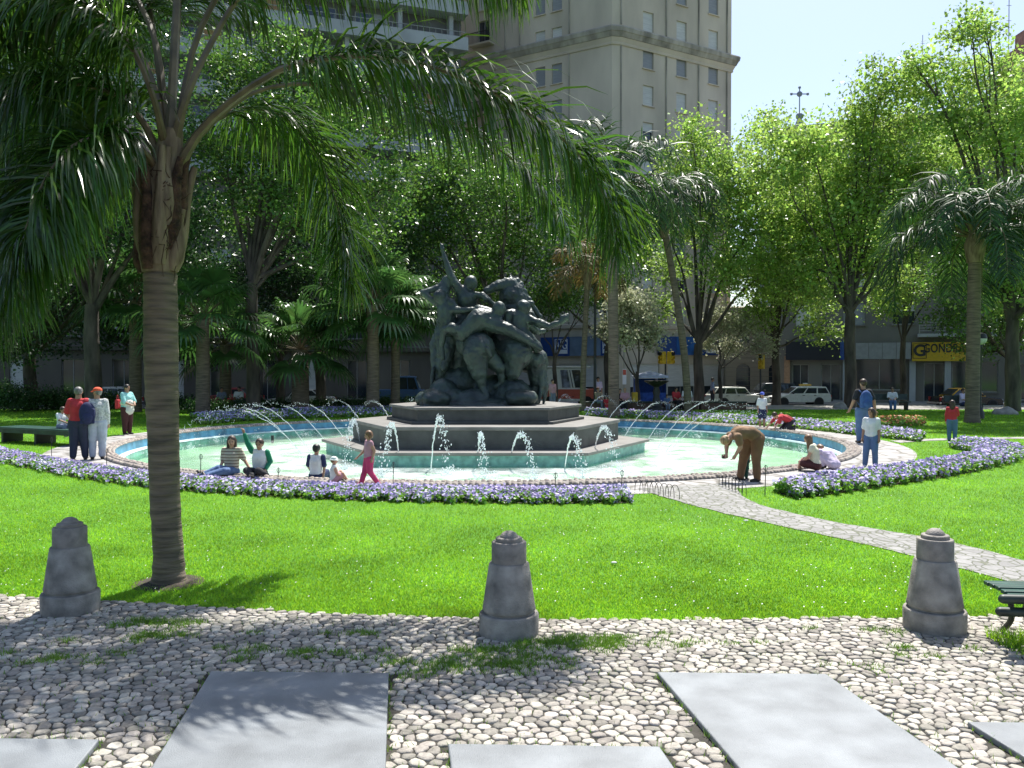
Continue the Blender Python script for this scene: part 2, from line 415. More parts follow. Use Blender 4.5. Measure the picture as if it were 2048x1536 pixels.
# ------------------------------------------------------------------ grass blades
def blades(pts, h, wd, name, m, spread=0.5, hv=0.4):
    n = len(pts); a = NR.uniform(0, 2*np.pi, n); hh = h*(1+NR.uniform(-hv, hv, n)); lean = NR.normal(0, spread, (n, 2))*hh[:, None]
    dx = np.cos(a)*wd/2; dy = np.sin(a)*wd/2
    b0 = pts+np.stack([-dx, -dy, np.zeros(n)], 1); b1 = pts+np.stack([dx, dy, np.zeros(n)], 1)
    t = pts+np.stack([lean[:, 0], lean[:, 1], hh], 1)
    V = np.stack([b0, b1, t], 1).reshape(-1, 3); F = np.arange(3*n).reshape(-1, 3)
    return np_mesh(name, V, F, m)
M_blade = mat('grass_blade', (0.27, 0.50, 0.045), 0.55, var=0.20, scale=0.8, island=0.32, transl=0.5, spec=0.3)
n = 560000
u = NR.random(n); y = 7.0*(44.5/7.0)**(u**1.25); x = NR.uniform(-1, 1, n)*y*0.64
ey = np.interp(x, [e[0] for e in EDGE], [e[1] for e in EDGE])
Lx = np.interp(y, [p.y for p in reversed(Lb)], [p.x for p in reversed(Lb)]); Rx = np.interp(y, [p.y for p in reversed(Rb)], [p.x for p in reversed(Rb)])
r = np.hypot(x-PC.x, y-PC.y)
spx = [G(q, w_) for q, w_ in ((1790, 884), (1950, 878), (2300, 872))]; sy = np.interp(x, [p.x for p in spx], [p.y for p in spx])
k = (y > ey-0.03) & ~((x > Lx+NR.normal(0, .03, n)) & (x < Rx+NR.normal(0, .03, n)) & (y < 15)) & (r > 11.75+NR.normal(0, .04, n)) & ~((x > spx[0].x) & (abs(y-sy) < .35))
pts = np.stack([x[k], y[k], np.zeros(k.sum())], 1); far = np.maximum(1, y[k]/13)
tag(blades(pts, 0.026*np.sqrt(far), 0.009*far, 'grass', M_blade), 'short bright green lawn grass all round the pool and flower beds', 'grass', kind='stuff')
# tufts in the cobbles and a weedy fringe
tp = []
for cx, cy, rx, ry, cnt in [(-2.95, 6.9, .45, .10, 1600), (-2.7, 6.6, .5, .09, 1100), (-3.2, 6.1, .5, .16, 900), (0.42, 6.38, .45, .13, 3200), (-.38, 5.92, .5, .17, 2600), (.0, 6.15, .45, .15, 2000), (.75, 6.5, .35, .08, 900), (3.1, 6.2, .35, .1, 400), (1.6, 6.4, .4, .08, 300), (-1.2, 6.6, .35, .1, 400), (-2.0, 6.2, .5, .1, 400), (4.25, 6.2, .35, .2, 900), (-1.0, 6.05, .7, .06, 450), (2.6, 6.7, .4, .08, 300), (2.3, 5.9, .4, .05, 150), (-1.3, 6.2, .4, .07, 500)]:
    nb_ = max(5, cnt//70); bx = NR.normal(0, rx*.62, nb_); by = NR.normal(0, ry*.75, nb_); wi = NR.integers(0, nb_, int(cnt*.75)); tp.append(np.stack([cx+bx[wi]+NR.normal(0, .045, len(wi)), cy+by[wi]+NR.normal(0, .028, len(wi)), np.full(len(wi), .010)], 1))
for pl in SLABS:
    for i in range(4):
        a, b = pl[i], pl[(i+1) % 4]; cnt = 200; t = NR.random(cnt); tp.append(np.stack([a.x+(b.x-a.x)*t+NR.normal(0, .015, cnt), a.y+(b.y-a.y)*t+NR.normal(0, .015, cnt), np.full(cnt, .012)], 1))
xx = NR.uniform(-7, 7, 5000); yy = 7.3-4.2*NR.random(5000); tp.append(np.stack([xx, yy, np.full(5000, .006)], 1))
tp = np.concatenate(tp); keep = np.array([not in_slab(p[0], p[1], -0.0) for p in tp])
tag(blades(tp[keep], 0.034, 0.007, 'weeds', mat('weed_blade', (0.18, 0.34, 0.035), 0.6, island=0.4, transl=0.25)), 'tufts of weed and moss grass growing between the cobbles', 'weeds', kind='stuff')

# ------------------------------------------------------------------ pool
mb = MB()
prof = [(PR-0.33, -0.02), (PR-0.345, 0.03), (PR-0.28, 0.07), (PR-0.10, 0.07), (PR-0.02, 0.03), (PR, -0.1)]
mb.lathe(prof, (PC.x, PC.y, 0), 160)
mb.f = [f for f in mb.f if len(f) == 4]; mb.mi = [0]*len(mb.f)
pool = thing('fountain_basin', 'large round shallow fountain pool with pebbled rim and blue painted inner wall', 'fountain pool', (PC.x, PC.y, 0))
def loc(mbx): mbx.v = [(x-PC.x, y-PC.y, z) for x, y, z in mbx.v]; return mbx
loc(mb).build('rim_bed', mat('rim_mortar', (0.26, 0.24, 0.22), 0.9), pool, smooth=True)
mb = MB(); mb.lathe([(PR-0.34, 0.02), (PR-0.36, -0.24)], n=160); mb.f = [f for f in mb.f if len(f) == 4]; mb.mi = [0]*len(mb.f)
mb.build('upper_wall', mat('blue_pool_paint', (0.11, 0.33, 0.50), 0.55, var=0.25, scale=3), pool, smooth=True)
mb = MB(); mb.lathe([(PR-0.35, -0.20), (PR-0.50, -0.195), (PR-0.53, -0.24)], n=160); mb.f = [f for f in mb.f if len(f) == 4]; mb.mi = [0]*len(mb.f)
mb.build('ledge', mat('pool_ledge_paint', (0.55, 0.72, 0.72), 0.6), pool, smooth=True)
mb = MB(); mb.lathe([(PR-0.525, -0.25), (PR-0.53, -0.50)], n=160); mb.f = [f for f in mb.f if len(f) == 4]; mb.mi = [0]*len(mb.f)
mb.build('lower_wall', mat('teal_pool_paint', (0.22, 0.50, 0.42), 0.6, var=0.25, scale=3), pool, smooth=True)
mb = MB(); mb.lathe([(0.001, -0.50), (PR-0.52, -0.495)], n=128); mb.f = [f for f in mb.f if len(f) == 4]; mb.mi = [0]*len(mb.f)
mb.build('pool_floor', mat('pool_floor_paint', (0.42, 0.66, 0.43), 0.7, var=0.2, scale=0.7), pool, smooth=True)
# pebbles set in the rim
V = []; F = []
for row, (rr, zz) in enumerate([(PR-0.33, 0.045), (PR-0.24, 0.068), (PR-0.145, 0.068), (PR-0.05, 0.045)]):
    nn = int(2*math.pi*rr/0.105)
    for k in range(nn):
        a = 2*math.pi*(k+0.5*(row % 2)+random.uniform(-.15, .15))/nn; x, y = rr*math.cos(a), rr*math.sin(a); s1, s2, hh = random.uniform(.038, .056), random.uniform(.038, .05), random.uniform(.02, .045)
        o = len(V)
        for s_, z_ in ((1, -.01), (.75, hh*.75), (.02, hh)):
            for q in range(6):
                b = q*math.pi/3+a; V.append((x+math.cos(b)*s1*s_, y+math.sin(b)*s2*s_, zz+z_))
        for t in range(2):
            for q in range(6): F.append((o+t*6+q, o+t*6+(q+1) % 6, o+t*6+6+(q+1) % 6, o+t*6+6+q))
o = np_mesh('rim_pebbles', np.array(V), np.array(F), mat('rim_pebble', (0.42, 0.36, 0.31), 0.75, island=0.35), pool, smooth=True)
# water
def water_material():
    m = bpy.data.materials.new('pool_water'); m.use_nodes = True; n = m.node_tree.nodes; l = m.node_tree.links
    for x in list(n): 
        if x.type == 'BSDF_PRINCIPLED': n.remove(x)
    out = n['Material Output']; tc = n.new('ShaderNodeTexCoord')
    nz = n.new('ShaderNodeTexNoise'); nz.inputs['Scale'].default_value = 5.5; nz.inputs['Detail'].default_value = 5; l.new(tc.outputs['Object'], nz.inputs[0])
    bp = n.new('ShaderNodeBump'); bp.inputs['Strength'].default_value = 0.9; bp.inputs['Distance'].default_value = 0.06; l.new(nz.outputs[0], bp.inputs['Height'])
    tr = n.new('ShaderNodeBsdfTransparent'); tr.inputs[0].default_value = (0.84, 0.97, 0.86, 1)
    gl = n.new('ShaderNodeBsdfGlossy'); gl.inputs['Roughness'].default_value = 0.12; gl.inputs[0].default_value = (1, 1, 1, 1); l.new(bp.outputs[0], gl.inputs['Normal'])
    fr = n.new('ShaderNodeFresnel'); fr.inputs[0].default_value = 1.33; l.new(bp.outputs[0], fr.inputs['Normal'])
    cl = n.new('ShaderNodeMath'); cl.operation = 'MINIMUM'; cl.inputs[1].default_value = 0.55; l.new(fr.outputs[0], cl.inputs[0])
    ms = n.new('ShaderNodeMixShader'); l.new(cl.outputs[0], ms.inputs[0]); l.new(tr.outputs[0], ms.inputs[1]); l.new(gl.outputs[0], ms.inputs[2])
    # churned foam where the jets land; its white also paints in the sun's glare
    df = n.new('ShaderNodeBsdfDiffuse'); df.inputs[0].default_value = (0.86, 0.92, 0.90, 1)
    ln = n.new('ShaderNodeVectorMath'); ln.operation = 'LENGTH'; l.new(tc.outputs['Object'], ln.inputs[0])
    rc = n.new('ShaderNodeValToRGB'); e = rc.color_ramp.elements; e[0].position = 0.43; e[0].color = (0.05,)*3+(1,); e[1].position = 1.0; e[1].color = (0, 0, 0, 1)
    for p, v in ((0.55, 0.75), (0.70, 0.62), (0.84, 0.10)): x = e.new(p); x.color = (v, v, v, 1)
    dv = n.new('ShaderNodeMath'); dv.operation = 'DIVIDE'; dv.inputs[1].default_value = 10.0; l.new(ln.outputs['Value'], dv.inputs[0]); l.new(dv.outputs[0], rc.inputs[0])
    n2 = n.new('ShaderNodeTexNoise'); n2.inputs['Scale'].default_value = 1.1; n2.inputs['Detail'].default_value = 9; n2.inputs['Roughness'].default_value = 0.72; l.new(tc.outputs['Object'], n2.inputs[0])
    mr = n.new('ShaderNodeMapRange'); mr.inputs[1].default_value = 0.34; mr.inputs[2].default_value = 0.70; l.new(n2.outputs[0], mr.inputs[0])
    mu = n.new('ShaderNodeMath'); mu.operation = 'MULTIPLY'; l.new(mr.outputs[0], mu.inputs[0]); l.new(rc.outputs[0], mu.inputs[1])
    m2 = n.new('ShaderNodeMixShader'); l.new(mu.outputs[0], m2.inputs[0]); l.new(ms.outputs[0], m2.inputs[1]); l.new(df.outputs[0], m2.inputs[2])
    l.new(m2.outputs[0], out.inputs[0]); return m
WZ = -0.36
mb = MB(); mb.lathe([(0.001, 0), (PR-0.525, 0)], n=128); mb.f = [f for f in mb.f if len(f) == 4]; mb.mi = [0]*len(mb.f)
o = struct(mb.build('water', water_material())); o.location = (PC.x, PC.y, WZ)

# hexagonal stone plinth in three tiers
def hexa(Rx, fw, ap): return [(Rx, 0), (fw, ap), (-fw, ap), (-Rx, 0), (-fw, -ap), (fw, -ap)]
M_gran = mat('plinth_granite', (0.19, 0.183, 0.168), 0.62, var=0.14, scale=1.6, bump=0.2, bscale=40)
M_gran_shade = mat('shaded_granite', (0.075, 0.078, 0.073), 0.5, var=0.22, scale=2.5, bump=0.2, bscale=40)  # shade on the tier sides is put into this darker granite colour
M_teal = mat('plinth_teal_paint', (0.20, 0.42, 0.38), 0.6, var=0.2)
pl = thing('fountain_plinth', 'stepped six sided stone plinth in the middle of the pool', 'plinth', (PC.x, PC.y, 0))
def tier(name, Rx, fw, ap, z0, z1, m, **k):
    mb = MB(); mb.prism(hexa(Rx, fw, ap), z0, z1); return mb.build(name, m, pl, **k)
tier('underwater_wall', 4.8, 2.62, 4.17, -0.49, -0.08, M_teal)
tier('bottom_slab', 4.95, 2.72, 4.28, -0.08, 0.0, M_gran, bevel=0.015)
tier('middle_tier', 4.0, 2.45, 3.46, 0.0, 0.50, M_gran_shade)
tier('middle_tier_top', 4.06, 2.49, 3.51, 0.50, 0.60, M_gran, bevel=0.02)
tier('tier_moulding', 2.98, 1.92, 2.56, 0.60, 0.68, M_gran_shade, bevel=0.02)
tier('upper_tier', 2.82, 1.78, 2.42, 0.68, 0.98, M_gran_shade)
tier('upper_tier_top', 2.9, 1.83, 2.48, 0.98, 1.06, M_gran, bevel=0.02)

# ------------------------------------------------------------------ bollards
M_boll = mat('bollard_stone', (0.33, 0.305, 0.27), 0.85, var=0.27, scale=6, bump=0.35, bscale=90)
M_boll2 = mat('bollard_cap_stone', (0.26, 0.235, 0.21), 0.7, var=0.2, scale=9, bump=0.3, bscale=90)
def bollard(px, py, label, tone=None, sx=1.0):
    g = G(px, py); t = thing('bollard', label, 'bollard', ((px-1024)/FPX*(g.y+.22), g.y+0.22, 0.0), random.uniform(0, 3), 'stone bollards along the lawn edge')
    s = 1.0
    MB().lathe([(0.248, 0.0), (0.250, 0.175), (0.242, 0.190), (0.206, 0.193), (0.203, 0.215)], n=40).build('base', M_boll, t, smooth=True, bevel=0.004)
    MB().lathe([(0.203, 0.212), (0.220, 0.214), (0.224, 0.228), (0.219, 0.25), (0.169, 0.602), (0.161, 0.614), (0.146, 0.616)], n=40).build('shaft', M_boll, t, smooth=True)
    MB().lathe([(0.146, 0.612), (0.146, 0.785), (0.139, 0.794), (0.108, 0.796)], n=40).build('collar', M_boll2, t, smooth=True)
    c = MB().lathe([(0.112, 0.793), (0.112, 0.822), (0.106, 0.829), (0.078, 0.830), (0.076, 0.840), (0.058, 0.864), (0.03, 0.880), (0.001, 0.884)], n=40).build('cap', M_boll2, t, smooth=True)
    t.scale = (.94, .94, .925); return t
bollard(137, 1238, 'stone bollard nearest the palm trunk with shade over its foot')
bollard(1018, 1286, 'stone bollard in front of the fountain with a grass tuft at its foot')
bollard(1873, 1277, 'stone bollard beside the green bench and slanting path')

# ------------------------------------------------------------------ sculpture
SX = 66.4*3.0725
def S(cx, cy, d=0.0):
    return Vector(((cx-537.7)/SX, d, 2.08-(cy/3.0725+460-740)/66.4+0.0))
def SR(r): return r/SX
M_bronze = mat('bronze_patina', (0.045, 0.066, 0.056), 0.45, var=0.3, scale=2.2, metal=0.15, bump=0.4, bscale=14, col2=(0.018, 0.026, 0.028))
st = thing('bronze_sculpture', 'dark green bronze sculpture of struggling riders and rearing horses on the plinth', 'sculpture', (PC.x, PC.y, 0))
def sp(name, segs, balls=(), vox=0.028, noise=0.075, ns=0.16):
    mb = MB()
    for a, b, r0, r1 in segs: mb.cap(S(*a), S(*b), SR(r0), SR(r1), 12)
    for c, r in balls: mb.ball(S(*c), tuple(SR(q) for q in r), 14, 10)
    return blob(name, mb, vox, M_bronze, st, sm=2, noise=noise, nscale=ns)
# rocky mound the group stands on
rng = random.Random(3); balls = []
for k in range(46):
    x = rng.uniform(210, 790); r = rng.uniform(35, 85); d = rng.uniform(-1.3, 1.3); balls.append(((x, rng.uniform(1000, 1100)+abs(d)*10, d), (r*1.3, r*1.2, r*rng.uniform(.6, 1.1))))
balls += [((290, 990, -.5), (90, 90, 80)), ((200, 1040, -.4), (80, 80, 50)), ((700, 1010, -.3), (120, 120, 100)), ((480, 1070, 0), (330, 300, 60)), ((600, 980, .3), (150, 150, 90)), ((760, 1040, -.6), (60, 60, 60)), ((390, 960, .5), (150, 140, 150))]
sp('rock_mound', [], balls, 0.045, 0.14, 0.3)
# horses
sp('horse', [((500, 740, -.7), (470, 650, -.2), 92, 80), ((470, 650, -.2), (380, 650, .2), 80, 62), ((380, 650, .2), (320, 690, .1), 60, 45), ((320, 690, .1), (300, 790, 0), 45, 34), ((300, 790, 0), (285, 850, -.1), 34, 22),
             ((485, 760, -.85), (505, 880, -.9), 80, 52), ((505, 880, -.9), (525, 960, -.9), 44, 26), ((525, 960, -.9), (545, 1020, -.95), 26, 24), ((545, 1020, -.95), (440, 1045, -1.0), 26, 20),
             ((560, 780, -.5), (630, 850, -.5), 55, 42), ((630, 850, -.5), (645, 930, -.5), 32, 22), ((645, 930, -.5), (600, 965, -.5), 22, 18)],
   [((505, 730, -.75), (95, 100, 90)), ((440, 700, -.3), (80, 90, 80))])
sp('horse', [((720, 750, -.3), (640, 690, .3), 100, 95), ((640, 690, .3), (560, 690, .9), 95, 90), ((725, 770, -.45), (705, 880, -.5), 75, 48), ((705, 880, -.5), (690, 930, -.5), 40, 26), ((690, 930, -.5), (720, 985, -.5), 26, 22),
             ((850, 800, .1), (760, 740, .4), 75, 80), ((855, 820, .1), (860, 930, .1), 70, 55), ((860, 930, .1), (830, 1060, .1), 48, 30),
             ((885, 830, .0), (905, 960, -.05), 26, 20), ((905, 960, -.05), (895, 1065, -.1), 18, 8), ((870, 820, -.1), (880, 960, -.15), 24, 16), ((880, 960, -.15), (865, 1060, -.2), 14, 8), ((895, 870, .1), (918, 960, .15), 20, 12), ((918, 960, .15), (912, 1040, .2), 12, 7)],
   [((730, 760, -.35), (98, 100, 100)), ((850, 800, .05), (72, 80, 70))])
sp('horse', [((760, 560, .7), (735, 460, .6), 92, 82), ((735, 460, .6), (715, 370, .55), 82, 64), ((715, 370, .55), (690, 325, .5), 60, 46), ((690, 325, .5), (620, 335, .4), 46, 36), ((620, 335, .4), (540, 370, .3), 34, 22),
             ((690, 305, .5), (760, 335, .6), 20, 16), ((760, 335, .6), (785, 420, .7), 18, 18), ((660, 300, .5), (655, 280, .5), 12, 6), ((700, 290, .5), (690, 272, .5), 12, 6), ((700, 300, .62), (770, 360, .75), 22, 22),
             ((790, 430, .8), (830, 500, .9), 30, 26), ((830, 500, .9), (870, 560, .95), 24, 16), ((760, 560, .7), (480, 600, .9), 120, 110), ((480, 600, .9), (280, 620, .7), 100, 70), ((600, 560, .3), (480, 620, .3), 90, 80), ((300, 560, .3), (290, 760, .3), 70, 60), ((290, 760, .3), (260, 900, .3), 60, 40), ((380, 700, .4), (380, 860, .4), 80, 70), ((640, 760, .5), (800, 800, .5), 90, 80), ((760, 650, .3), (800, 740, .3), 70, 60),
             ((270, 600, .5), (222, 700, .4), 48, 34), ((222, 700, .4), (222, 820, .3), 34, 26), ((222, 820, .3), (240, 950, .2), 26, 22), ((250, 620, .2), (260, 760, .1), 28, 22), ((215, 850, .1), (205, 980, 0), 14, 10)],
   [((600, 620, .9), (200, 140, 90)), ((690, 400, .55), (72, 85, 80)), ((700, 470, .6), (85, 80, 80)), ((565, 365, .32), (30, 24, 22))]+[((735+i*9+8*math.sin(i*2), 300+i*17, .62), (22, 26, 20)) for i in range(9)])
# riders
def head(x, y, d, r): return [((x, y, d), (r, r*1.05, r*1.15)), ((x-r*.45, y+r*.5, d-.03), (r*.55, r*.6, r*.6))]
sp('rider_figure', [((430, 500, .1), (425, 430, .05), 58, 66), ((425, 430, .05), (400, 385, .05), 60, 48), ((395, 385, 0), (350, 330, -.05), 34, 26), ((350, 330, -.05), (318, 262, -.05), 28, 22), ((318, 262, -.05), (292, 180, -.05), 23, 15), ((292, 180, -.05), (274, 122, -.05), 14, 11), ((274, 122, -.05), (268, 98, -.05), 15, 11),
                    ((272, 100, -.05), (290, 85, -.05), 6, 4), ((268, 98, -.05), (262, 78, -.05), 6, 4), ((455, 400, 0), (520, 408, -.2), 24, 20), ((520, 408, -.2), (545, 430, -.25), 20, 15), ((520, 400, -.2), (600, 470, -.1), 18, 14), ((430, 520, .1), (360, 600, -.1), 50, 36), ((425, 385, .05), (440, 345, .05), 24, 22)],
   head(447, 326, .05, 42), noise=0.05)
sp('rider_figure', [((310, 600, -.2), (300, 500, -.2), 55, 58), ((300, 500, -.2), (275, 410, -.1), 55, 44), ((275, 410, -.1), (290, 340, .1), 40, 40), ((285, 330, .1), (235, 362, 0), 26, 22), ((235, 362, 0), (158, 386, -.1), 22, 19), ((158, 386, -.1), (232, 450, -.2), 20, 20), ((330, 450, -.3), (360, 490, -.35), 30, 24), ((345, 500, -.4), (420, 502, -.5), 24, 20), ((420, 502, -.5), (490, 495, -.55), 20, 16)],
   [((310, 320, .1), (44, 44, 48)), ((262, 412, -.3), (38, 38, 40)), ((275, 440, -.3), (26, 26, 30))], noise=0.05)
sp('rider_figure', [((420, 640, -.6), (500, 560, -.6), 58, 70), ((500, 560, -.6), (560, 540, -.5), 66, 52), ((500, 500, -.5), (560, 510, -.5), 34, 28), ((400, 640, -.6), (340, 610, -.7), 42, 36), ((340, 610, -.7), (295, 620, -.6), 32, 24), ((295, 620, -.6), (275, 720, -.5), 24, 18), ((275, 720, -.5), (285, 790, -.5), 18, 14),
                    ((560, 580, -.6), (680, 620, -.7), 52, 40), ((680, 620, -.7), (790, 680, -.7), 38, 28), ((790, 680, -.7), (870, 732, -.65), 26, 16), ((600, 520, -.5), (615, 560, -.6), 28, 30)],
   head(624, 492, -.55, 40), noise=0.05)
sp('rider_figure', [((730, 640, -.2), (740, 550, -.2), 66, 62), ((700, 520, -.2), (780, 540, -.2), 34, 34), ((680, 520, -.3), (670, 575, -.35), 28, 22), ((790, 545, -.2), (860, 575, -.35), 28, 22), ((860, 575, -.35), (925, 598, -.4), 28, 21), ((925, 598, -.4), (1000, 568, -.45), 21, 16), ((1000, 568, -.45), (1022, 545, -.45), 20, 22), ((1022, 540, -.45), (1042, 565, -.45), 17, 9), ((1005, 545, -.45), (1035, 530, -.45), 18, 14),
                    ((800, 580, -.1), (850, 622, 0), 34, 24), ((850, 622, 0), (900, 618, .1), 20, 14), ((760, 640, -.3), (850, 720, -.3), 48, 36), ((760, 500, -.2), (765, 470, -.2), 28, 26), ((820, 450, .2), (872, 530, .2), 14, 18), ((820, 450, .1), (800, 440, .1), 20, 10)],
   [((772, 478, -.25), (46, 46, 46)), ((775, 505, -.32), (22, 24, 20))], noise=0.05)
sp('sword', [((522, 705, -1.0), (555, 735, -1.15), 9, 15), ((555, 735, -1.15), (575, 778, -1.1), 16, 12)], vox=0.02, noise=0)

# ------------------------------------------------------------------ water jets
def water_drop_mat():
    m = bpy.data.materials.new('spray_water'); m.use_nodes = True; b = m.node_tree.nodes['Principled BSDF']
    b.inputs['Base Color'].default_value = (0.93, 0.96, 0.98, 1); b.inputs['Roughness'].default_value = 0.08; b.inputs['Transmission Weight'].default_value = 0.25; b.inputs['IOR'].default_value = 1.33
    return m
M_drop = water_drop_mat()
def jet(p0, p1, apex, label=None, seed=0, dens=1.0, fat=1.0, splash=True):
    rg = random.Random(seed); p0 = Vector(p0); p1 = Vector(p1); h0 = apex-p0.z; h1 = apex-p1.z
    t0 = math.sqrt(h0); t1 = math.sqrt(h1); T = t0+t1; root = thing('water_jet', label or 'arching jet of water', 'water jet', p0, 0, 'arching water jets of the fountain')
    def pt(t):                      # t in 0..1
        q = t*T-t0; xy = p0.lerp(p1, t); return Vector((xy.x, xy.y, apex-q*q))-p0
    mb = MB(); cutt = rg.uniform(.34, .5); pts = [pt(i/16*cutt)+Vector((rg.gauss(0, .004), 0, rg.gauss(0, .004)))*i*.3 for i in range(17)]
    mb.tube(pts, [0.020*fat*(1-0.45*i/16) for i in range(17)], 6); mb.build('stream', M_drop, root, smooth=True)
    mb = MB(); n = int(110*dens)
    for i in range(n):
        t = 0.18+0.82*(i+rg.random())/n; s_ = 0.010+0.10*max(0, t-0.30)
        c = pt(min(1, t))+Vector((rg.gauss(0, s_), rg.gauss(0, s_), rg.gauss(0, s_*1.1))); r = rg.uniform(.007, .020)*fat
        mb.ball(c, (r, r, r*rg.uniform(1, 1.8)), 5, 4)
    q = pt(1)
    if splash:
        for i in range(int(60*dens)):
            a = rg.uniform(0, 6.28); rr = abs(rg.gauss(0, .22)); r = rg.uniform(.006, .018); mb.ball(q+Vector((math.cos(a)*rr, math.sin(a)*rr, abs(rg.gauss(0, .09)))), r, 5, 4)
    mb.build('droplets', M_drop, root, smooth=True)['kind'] = 'stuff'
    return root
# front row: jets thrown outwards from the plinth; positions read along the front edge
front = [(722, 905, 690, 940, 0.72), (800, 930, 765, 955, 0.78), (862, 938, 896, 950, 0.95), (955, 930, 968, 957, 0.55), (1018, 930, 1072, 960, 0.56), (1130, 935, 1165, 958, 0.50), (1185, 920, 1235, 945, 0.62)]
FL = ['water jet at the left corner of the plinth', 'water jet left of the tallest spray, falling behind the walking child', 'tall narrow water jet in front of the plinth', 'short upright water jet left of the round arch', 'round arching water jet in front of the plinth', 'broad splashing water jet right of the round arch', 'water jet by the right front corner of the plinth']
for i, (xa, ya, xb, yb, ap) in enumerate(front):
    a = G(xa, ya, WZ); b = G(xb, yb, WZ); jet(a, b, ap*1.0+0.0, FL[i], i+1, 2.2, .85)
def ring_jets(a0, a1, n, r0, r1, ap, side, s0):
    rj = random.Random(s0)
    for i in range(n):
        ap_ = ap*rj.uniform(.86, 1.06); r1_ = r1+rj.uniform(-.6, .15); a = R(a0+(a1-a0)*i/(n-1)+rj.uniform(-2, 2)); p = PC+Vector((math.cos(a), math.sin(a), 0))*r0; a2 = a
        q = PC+Vector((math.cos(a2), math.sin(a2), 0))*r1_
        ordn = ['first', 'second', 'third', 'fourth', 'fifth', 'sixth', 'seventh', 'eighth', 'ninth'][i]
        jet((p.x, p.y, WZ), (q.x, q.y, WZ), ap_, '%s arching water jet counted from the plinth on the %s side of the pool' % (ordn, side), s0+i, 1.3, .46)
ring_jets(78, -14, 9, 5.4, 9.4, 1.08, 'right', 20)
ring_jets(100, 200, 9, 5.4, 9.6, 1.05, 'left', 40)

# ------------------------------------------------------------------ foliage
M_leaf = {
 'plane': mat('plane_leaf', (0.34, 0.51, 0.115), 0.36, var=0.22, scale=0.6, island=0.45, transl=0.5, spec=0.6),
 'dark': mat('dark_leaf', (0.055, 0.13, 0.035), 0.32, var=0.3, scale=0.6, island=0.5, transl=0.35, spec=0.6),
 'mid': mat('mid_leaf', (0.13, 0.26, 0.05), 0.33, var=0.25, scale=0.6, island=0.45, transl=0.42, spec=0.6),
 'pale': mat('pale_blossom_leaf', (0.48, 0.50, 0.33), 0.5, var=0.2, scale=0.6, island=0.4, transl=0.3),
 'shrub': mat('shrub_leaf', (0.05, 0.13, 0.03), 0.4, var=0.25, scale=2, island=0.5, transl=0.3),
}
M_bark = mat('plane_bark', (0.11, 0.09, 0.07), 0.9, var=0.35, scale=3, bump=0.6, bscale=12, stretch=(1, 1, 0.3))
LEAF_DENS = 2.3
def leaf_cloud(lobes, dens, size, m, parent, name='crown', seed=0):
    rg = np.random.default_rng(seed); P_ = []
    for (c, r) in lobes:
        c = np.array(c); r = np.array(r); n_cl = max(6, int(np.prod(r)**(2/3)*dens*LEAF_DENS))
        d = rg.normal(size=(n_cl, 3)); d /= np.linalg.norm(d, axis=1)[:, None]; q = rg.random(n_cl)**0.45
        cc = c+d*q[:, None]*r*rg.uniform(0.75, 1.18, (n_cl, 1))
        per = 26
        jit = rg.normal(size=(n_cl, per, 3))*np.array([0.42, 0.42, 0.24])*(0.55+0.9*rg.random((n_cl, 1, 1)))*min(1.0, r.mean()/1.6+0.25)
        P_.append((cc[:, None, :]+jit).reshape(-1, 3))
    p = np.concatenate(P_); n = len(p)
    nrm = rg.normal(size=(n, 3)); nrm[:, 2] += 0.9; nrm /= np.linalg.norm(nrm, axis=1)[:, None]
    t = rg.normal(size=(n, 3)); t -= (t*nrm).sum(1)[:, None]*nrm; t /= np.linalg.norm(t, axis=1)[:, None]; b = np.cross(nrm, t)
    s = size*0.70*rg.uniform(0.55, 1.3, (n, 1)); 
    V = np.stack([p-t*s*0.5, p+b*s*0.42-t*s*0.05+nrm*s*0.10, p+t*s*0.6-nrm*s*0.08, p-b*s*0.42-t*s*0.05+nrm*s*0.10], 1).reshape(-1, 3)
    return np_mesh(name, V, np.arange(4*n).reshape(-1, 4), m, parent)
